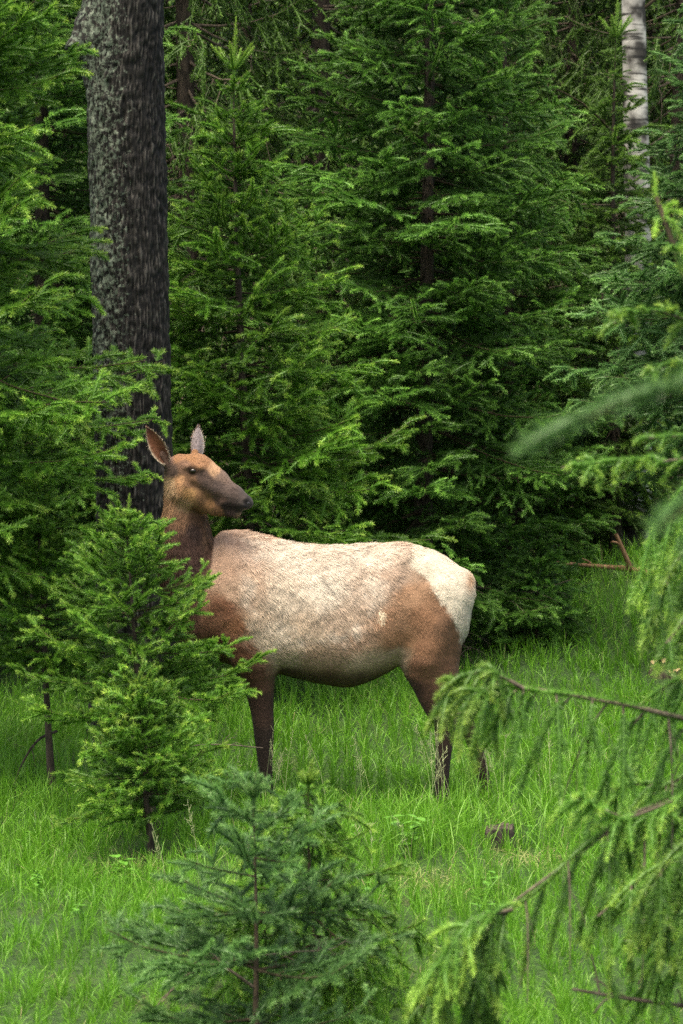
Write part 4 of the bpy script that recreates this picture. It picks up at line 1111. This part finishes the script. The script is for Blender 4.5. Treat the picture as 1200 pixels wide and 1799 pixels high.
# ------------------------------------------------------------------ foreground spruce reaching in, out of focus
def near_spruce():
    rng = np.random.default_rng(61)
    d0 = 6.6
    base = gpos(1365, d0)
    root = thing('spruce_tree', base, 'blurred spruce with bright lime shoot tips and hanging twigs near the stump', 'tree')
    tr = smooth_line([base - (0, 0, 0.05), P(1362, 1400, d0), P(1350, 1000, d0), P(1310, 760, d0), P(1225, 540, d0), P(1172, 400, d0), P(1152, 345, d0)], 20) - base
    V, F = tubes(tr[None], np.linspace(0.045, 0.006, 20)[None], 10)
    link('trunk', raw_mesh('trunk', V, [F], smooth=True), root, [M['stem_young']])
    def br(pts, q=dict(dens=1600, nl=0.0255, nw=0.0030, core=0.008), mats=('needle_lime', 'twig_grey'), **kw):
        fo = Foliage(rng)
        grow(fo, smooth_line(pts, 24) - base, **kw)
        V, F, mt, ti = fo.arrays(**q)
        link('branch', raw_mesh('branch', V, F, mt, {'tint': ti}), root, [M[k] for k in mats])
    # top leader shoots
    fo = Foliage(rng)
    tip = P(1152, 345, d0) - base
    fo.shoot([tip + (0.05, 0, -0.12), tip, tip + (-0.005, 0, 0.03), tip + (-0.004, 0, 0.06)], 0.6, 1.0)
    for dx, dz in ((0.05, 0.0), (-0.03, -0.06), (0.06, -0.08), (0.03, 0.03)):
        s = tip + np.array((0.02, 0, -0.05)); fo.shoot([s, s + np.array((dx, rng.normal(0, 0.03), dz)) * 0.5 + (0, 0, 0.015), s + np.array((dx, rng.normal(0, 0.04), dz))], 0.7, 1.0)
    V, F, mt, ti = fo.arrays(dens=1300, nl=0.0200, nw=0.0026, core=0.005)
    link('leader', raw_mesh('leader', V, F, mt, {'tint': ti}), root, [M['needle_lime'], M['twig_grey']])
    def fingers(pts, n, l0, l1, up=0.3, dn=0.5, tint=(0.55, 1.0), wood_r=0.006, t_start=0.15):
        fo = Foliage(rng)
        ln = smooth_line(pts, 24) - base
        fo.stick(ln, wood_r, 0.002)
        for a in range(4, 21, 3):
            fo.shoot(ln[a:a + 4], 0.3, 0.6)
        for i in range(n):
            t = rng.uniform(t_start, 1.0); k = min(22, int(t * 23)); p = ln[k]; T = norm(ln[k + 1] - ln[k])
            d = norm(T * rng.uniform(0.3, 1.2) + rng.normal(0, 0.75, 3) + (0, 0, up)); l = rng.uniform(l0, l1)
            q = np.linspace(0, 1, 4)[:, None]
            fo.shoot(p + d * l * q - UP * (dn * l * q ** 2), tint[0] * rng.uniform(0.6, 1.1), tint[1] * rng.uniform(0.8, 1.1))
        V, F, mt, ti = fo.arrays(dens=1800, nl=0.0215, nw=0.0029, core=0.0078, ang=48)
        link('branch', raw_mesh('branch', V, F, mt, {'tint': ti}), root, [M['needle_lime'], M['twig_grey']])
    fingers([P(1215, 520, d0), P(1195, 450, d0 - .1), P(1182, 432, d0 - .2)], 8, .03, .06)
    fingers([P(1240, 580, d0), P(1170, 548, d0 - .1), P(1110, 550, d0 - .2), P(1078, 568, d0 - .25)], 16, .035, .07, up=0.5)
    fingers([P(1260, 620, d0), P(1200, 640, d0 - .2), P(1165, 640, d0 - .3), P(1145, 665, d0 - .35)], 12, .04, .08)
    fingers([P(1318, 770, d0), P(1200, 812, d0 - .1), P(1090, 808, d0 - .2), P(985, 822, d0 - .3)], 26, .04, .075, up=0.7, dn=0.6, tint=(0.4, 0.95))
    fingers([P(1318, 760, d0), P(1240, 770, d0 - .3), P(1190, 765, d0 - .4), P(1140, 770, d0 - .5)], 16, .035, .07, up=0.6, dn=0.6, tint=(0.4, 0.9))
    br([P(1320, 800, d0), P(1230, 830, d0 + .1), P(1170, 900, d0 + .15), P(1135, 960, d0 + .2)], sec_step=0.057, sec_max=0.32, ter_step=0.059, ter_len=0.108, droop=0.6, hang=0.7, wood_r=0.008, tip_tint=1.00, bare=0.15)
    br([P(1345, 930, d0), P(1260, 940, d0 - .15), P(1200, 970, d0 - .2), P(1160, 1040, d0 - .25)], sec_step=0.057, sec_max=0.30, ter_step=0.059, ter_len=0.108, droop=0.6, hang=0.7, wood_r=0.008, tip_tint=1.10, bare=0.15)
    # the long bare-backed bough with hanging twigs
    br([P(1358, 1290, d0), P(1200, 1264, d0 - .1), P(1060, 1228, d0 - .2), P(935, 1212, d0 - .3), P(855, 1195, d0 - .35)], sec_step=0.057, sec_max=0.24, ter_step=0.084, ter_len=0.068, droop=0.7, hang=1.0, wood_r=0.0105, tip_tint=0.70, bare=0.20, dead=0.25)
    fingers([P(920, 1210, d0 - .33), P(860, 1180, d0 - .36), P(808, 1192, d0 - .38), P(778, 1235, d0 - .4)], 19, .06, .11, up=-0.1, dn=0.55, tint=(0.5, 1.05), t_start=0.3)
    fingers([P(880, 1195, d0 - .33), P(850, 1215, d0 - .42), P(828, 1225, d0 - .45), P(805, 1255, d0 - .48)], 10, .06, .10, up=-0.25, dn=0.5, tint=(0.5, 1.0), t_start=0.3)
    br([P(930, 1212, d0 - .31), P(885, 1205, d0 - .25), P(865, 1230, d0 - .22), P(850, 1275, d0 - .2)], sec_step=0.039, sec_max=0.11, ter_step=0.050, ter_len=0.074, droop=0.5, hang=0.6, wood_r=0.004, tip_tint=1.20, bare=0.05)
    # the lower bough
    br([P(1360, 1370, d0), P(1230, 1380, d0 - .15), P(1130, 1420, d0 - .25), P(1035, 1478, d0 - .35), P(935, 1570, d0 - .42), P(850, 1622, d0 - .48)], sec_step=0.062, sec_max=0.26, ter_step=0.070, ter_len=0.081, droop=0.7, hang=0.95, wood_r=0.0105, tip_tint=0.90, bare=0.10, dead=0.2)
    br([P(900, 1598, d0 - .45), P(830, 1615, d0 - .5), P(775, 1680, d0 - .52), P(740, 1770, d0 - .55)], sec_step=0.035, sec_max=0.16, ter_step=0.050, ter_len=0.081, droop=0.5, hang=0.5, wood_r=0.004, tip_tint=1.20, bare=0.05)
    fingers([P(900, 1598, d0 - .45), P(840, 1615, d0 - .55), P(800, 1650, d0 - .6), P(765, 1720, d0 - .62)], 18, .06, .12, up=-0.35, dn=0.5, tint=(0.5, 1.0), t_start=0.2)
    br([P(870, 1612, d0 - .46), P(850, 1650, d0 - .4), P(840, 1730, d0 - .38), P(835, 1820, d0 - .36)], sec_step=0.043, sec_max=0.14, ter_step=0.053, ter_len=0.081, droop=0.5, hang=0.6, wood_r=0.004, tip_tint=1.20, bare=0.05)
    br([P(1360, 1330, d0), P(1260, 1340, d0 + .1), P(1160, 1385, d0 + .1), P(1085, 1450, d0 + .1)], sec_step=0.065, sec_max=0.34, ter_step=0.077, ter_len=0.101, droop=0.6, hang=0.75, wood_r=0.009, tip_tint=1.15, bare=0.1)
    fingers([P(1360, 1330, d0), P(1230, 1385, d0 - .2), P(1110, 1440, d0 - .3), P(1010, 1400, d0 - .4)], 30, .06, .11, up=0.1, dn=0.7, tint=(0.35, 0.85), t_start=0.4)
    br([P(1362, 1450, d0), P(1270, 1440, d0 - .4), P(1180, 1500, d0 - .5), P(1110, 1600, d0 - .55)], sec_step=0.065, sec_max=0.30, ter_step=0.077, ter_len=0.095, droop=0.6, hang=0.85, wood_r=0.009, tip_tint=1.00, bare=0.1)
    br([P(1363, 1240, d0), P(1290, 1200, d0 + .2), P(1200, 1190, d0 + .3), P(1120, 1240, d0 + .35)], sec_step=0.058, sec_max=0.22, ter_step=0.076, ter_len=0.081, droop=0.6, hang=0.8, wood_r=0.007, tip_tint=0.80, bare=0.2, dead=0.20)
    full = dict(sec_step=0.055, ter_step=0.062, ter_len=0.10, droop=0.45, wood_r=0.008, tip_tint=1.0, bare=0.08)
    br([P(1362, 1400, d0), P(1230, 1385, d0 + .15), P(1110, 1375, d0 + .2), P(1015, 1410, d0 + .25)], sec_max=0.22, hang=0.35, **full)
    br([P(1363, 1500, d0), P(1250, 1490, d0 - .3), P(1140, 1530, d0 - .4), P(1050, 1610, d0 - .45)], sec_max=0.24, hang=0.45, **full)
    br([P(1364, 1600, d0), P(1270, 1590, d0 - .1), P(1190, 1640, d0 - .1), P(1120, 1730, d0 - .1)], sec_max=0.24, hang=0.5, **full)
    br([P(1340, 880, d0), P(1250, 900, d0 + .2), P(1190, 960, d0 + .3), P(1150, 1060, d0 + .35)], sec_max=0.22, hang=0.5, **full)
    br([P(1355, 1050, d0), P(1270, 1040, d0 - .3), P(1215, 1070, d0 - .35), P(1170, 1130, d0 - .4)], sec_max=0.18, hang=0.5, **full)
    stick_part('dead_branch', root, [P(1364, 1800, d0), P(1250, 1775, d0 - .05), P(1120, 1757, d0 - .1), P(1005, 1738, d0 - .15)], 0.009, 0.004, 'twig_grey', 9, 6)
near_spruce()

def nearest_spruce():
    """spruce standing out of frame whose longest shoots reach in very close"""
    rng = np.random.default_rng(66)
    d0 = 3.1
    base = gpos(1850, d0)
    root = thing('spruce_tree', base, 'very close spruce, only soft blurred shoot tips reaching in', 'tree')
    tr = np.array([(0, 0, -0.05), (0.0, 0, 1.0), (0.02, 0, 2.0), (0.0, 0, 2.9)])
    V, F = tubes(smooth_line(tr, 14)[None], np.linspace(0.05, 0.008, 14)[None], 10)
    link('trunk', raw_mesh('trunk', V, [F], smooth=True), root, [M['stem_young']])
    def fr(main, sides):
        fo = Foliage(rng)
        ln = smooth_line(main, 24) - base
        fo.stick(ln, 0.007, 0.0015)
        for a in range(8, 21, 3):
            fo.shoot(ln[a:a + 4], 0.4, 0.6)
        for k, dx, dy, dz, l in sides:
            p = ln[k]; d = norm(np.array((dx, dy, dz)))
            fo.shoot([p, p + d * l * 0.5, p + d * l + (0, 0, -0.01)], 0.3, 0.7)
        V, F, mt, ti = fo.arrays(dens=2600, nl=0.029, nw=0.0022, ang=50, core=0.009)
        link('branch', raw_mesh('branch', V, F, mt, {'tint': ti}), root, [M['needle_blue'], M['twig']])
    fr([P(1850, 520, d0), P(1500, 590, d0 - .1), P(1250, 655, d0 - .2), P(1070, 712, d0 - .25), P(915, 785, d0 - .3)], [(9, -.7, -.5, -.1, .10), (11, -.6, .6, 0.2, .10), (13, -.8, -.4, .1, .07), (10, -.5, .3, -.6, .08)])
    fr([P(1850, 700, d0), P(1500, 770, d0 + .1), P(1300, 840, d0 + .1), P(1190, 885, d0 + .05), P(1150, 930, d0)], [(12, -.5, -.5, -.4, .09), (15, -.6, .5, -.5, .08), (18, -.3, 0, -.8, .08)])
nearest_spruce()

# ------------------------------------------------------------------ stumps, fallen branch, leafy plant
def stump(px, d, r, h, label, top, side, seed, group=None):
    rng = np.random.default_rng(seed)
    base = gpos(px, d)
    root = thing('cut_stump', base, label, 'stump', group)
    n = 26
    a = np.linspace(0, 2 * math.pi, n, endpoint=False)
    rr = r * (1 + 0.13 * np.sin(3 * a + seed) + 0.06 * np.sin(7 * a) + rng.normal(0, 0.05, n))
    rows = [(-0.06, 1.7), (0.02, 1.25), (h * 0.5, 1.03), (h * 0.93, 1.0), (h, 0.94)]
    V = np.concatenate([np.stack([np.cos(a) * rr * k, np.sin(a) * rr * k, np.full(n, z) + (z > h * 0.8) * (0.12 * h * np.sin(a + 1) + 0.05 * h * np.sin(3 * a) + rng.normal(0, 0.05 * h, n))], 1) for z, k in rows])
    i = np.arange(len(rows) - 1)[:, None] * n + np.arange(n)[None]; j = np.arange(len(rows) - 1)[:, None] * n + (np.arange(n)[None] + 1) % n
    link('bark', raw_mesh('stump_bark', V, [np.stack([i, j, j + n, i + n], -1).reshape(-1, 4)]), root, [M[side]])
    rim = V[-n:]; c = rim.mean(0) - (0, 0, 0.05 * h)
    mid = (rim + c) / 2 + rng.normal(0, 0.012 * h + 0.001, (n, 3)) * (0, 0, 1)
    VV = np.concatenate([rim, mid, [c]])
    k = np.arange(n); k2 = (k + 1) % n
    link('cut_face', raw_mesh('cut_face', VV, [np.stack([k, k2, k2 + n, k + n], 1), np.stack([k + n, k2 + n, np.full(n, 2 * n)], 1)], [0, 0]), root, [M[top]])
M['stump_side'] = wood_mat('stump_bark', (0.010, 0.009, 0.008), (0.040, 0.033, 0.026), 60, 0.8)
M['stump_top'] = wood_mat('stump_top', (0.022, 0.019, 0.016), (0.11, 0.09, 0.07), 120, 0.5)
M['fresh_cut'] = wood_mat('fresh_cut_wood', (0.50, 0.32, 0.17), (0.66, 0.47, 0.28), 90, 0.2)
stump(877, 10.85, 0.064, 0.095, 'small dark weathered stump with grass growing around it', 'stump_top', 'stump_side', 3)
stump(1160, 15.75, 0.050, 0.10, 'cut stump with a fresh pale orange top, the larger of two', 'fresh_cut', 'stem', 5)
stump(1187, 15.6, 0.036, 0.075, 'smaller cut stump with pale orange top beside a larger one', 'fresh_cut', 'stem', 6)

fb = gpos(1090, 17.6)
fallen = thing('fallen_branch', fb, 'fallen orange-brown dead branch with an upright fork on the grass', 'branch')
D_ = 17.6
stick_part('limb', fallen, [P(1150, 1010, D_), P(1105, 1000, D_), P(1040, 994, D_), P(978, 988, D_ - .1)], 0.024, 0.010, 'deadwood', 3, 7)
stick_part('fork', fallen, [P(1108, 1001, D_), P(1098, 975, D_ - .05), P(1082, 938, D_ - .1)], 0.022, 0.014, 'deadwood', 1, 8)
stick_part('fork', fallen, [P(1120, 1003, D_), P(1135, 985, D_ + .05), P(1140, 965, D_ + .1)], 0.014, 0.008, 'deadwood', 1, 9)

def leafy(px, d, label, seed, nst, hgt, lsz):
    rng = np.random.default_rng(seed)
    base = gpos(px, d)
    root = thing('leafy_plant', base, label, 'plant', 'small weeds in the meadow' if seed >= 20 else None)
    t = np.linspace(0, 1, 6)
    prof = np.sin(np.pi * t ** 0.8) * 0.36
    LV = np.concatenate([np.stack([t, -prof, 0.10 * prof - 0.22 * t ** 2], 1), np.stack([t, 0 * t, -0.22 * t ** 2 - 0.03], 1), np.stack([t, prof, 0.10 * prof - 0.22 * t ** 2], 1)])
    i = np.arange(5)
    lf = raw_mesh('leaf', LV, [np.concatenate([np.stack([i, i + 1, i + 7, i + 6], 1), np.stack([i + 6, i + 7, i + 13, i + 12], 1)])], smooth=True)
    lf.materials.append(M['leaf'])
    for s in range(nst):
        a = rng.uniform(0, 6.28); l = hgt * rng.uniform(0.7, 1.1)
        q = np.linspace(0, 1, 6)[:, None] * np.array((math.cos(a) * l * 0.4, math.sin(a) * l * 0.4, l)) - (0, 0, 0.01)
        V, F = tubes(q[None], np.linspace(0.0022, 0.001, 6)[None], 4)
        link('stem', raw_mesh('stem', V, [F]), root, [M['leaf']])
        for k in range(5):
            o = link('leaf', lf, root)
            p = q[min(5, 2 + k)]
            sc = lsz * rng.uniform(0.7, 1.2)
            o.matrix_basis = Matrix.Translation(Vector(p)) @ Matrix.Rotation(rng.uniform(0, 6.28), 4, 'Z') @ Matrix.Rotation(-rng.uniform(-0.2, 0.5), 4, 'Y') @ Matrix.Scale(sc, 4)
m, nt, N, L, b = new_mat('broad_leaf')
b.inputs['Base Color'].default_value = (0.10, 0.26, 0.03, 1); b.inputs['Roughness'].default_value = 0.45
M['leaf'] = m
leafy(204, 10.15, 'low leafy plant in the grass by the round sapling', 4, 4, 0.12, 0.045)
leafy(720, 10.55, 'broad-leaved sprout in tall grass under the elk', 5, 4, 0.20, 0.055)
leafy(868, 9.9, 'yellow-green sprout near the weathered stump', 6, 3, 0.10, 0.04)

for i, (px, d) in enumerate(((560, 11.2), (610, 10.6), (330, 9.4), (150, 9.2), (70, 9.8), (930, 11.0), (850, 9.2), (40, 10.9), (1010, 11.6), (660, 9.6))):
    leafy(px, d, 'small broad-leaved weed growing singly in the meadow grass', 20 + i, 3, 0.13, 0.032)
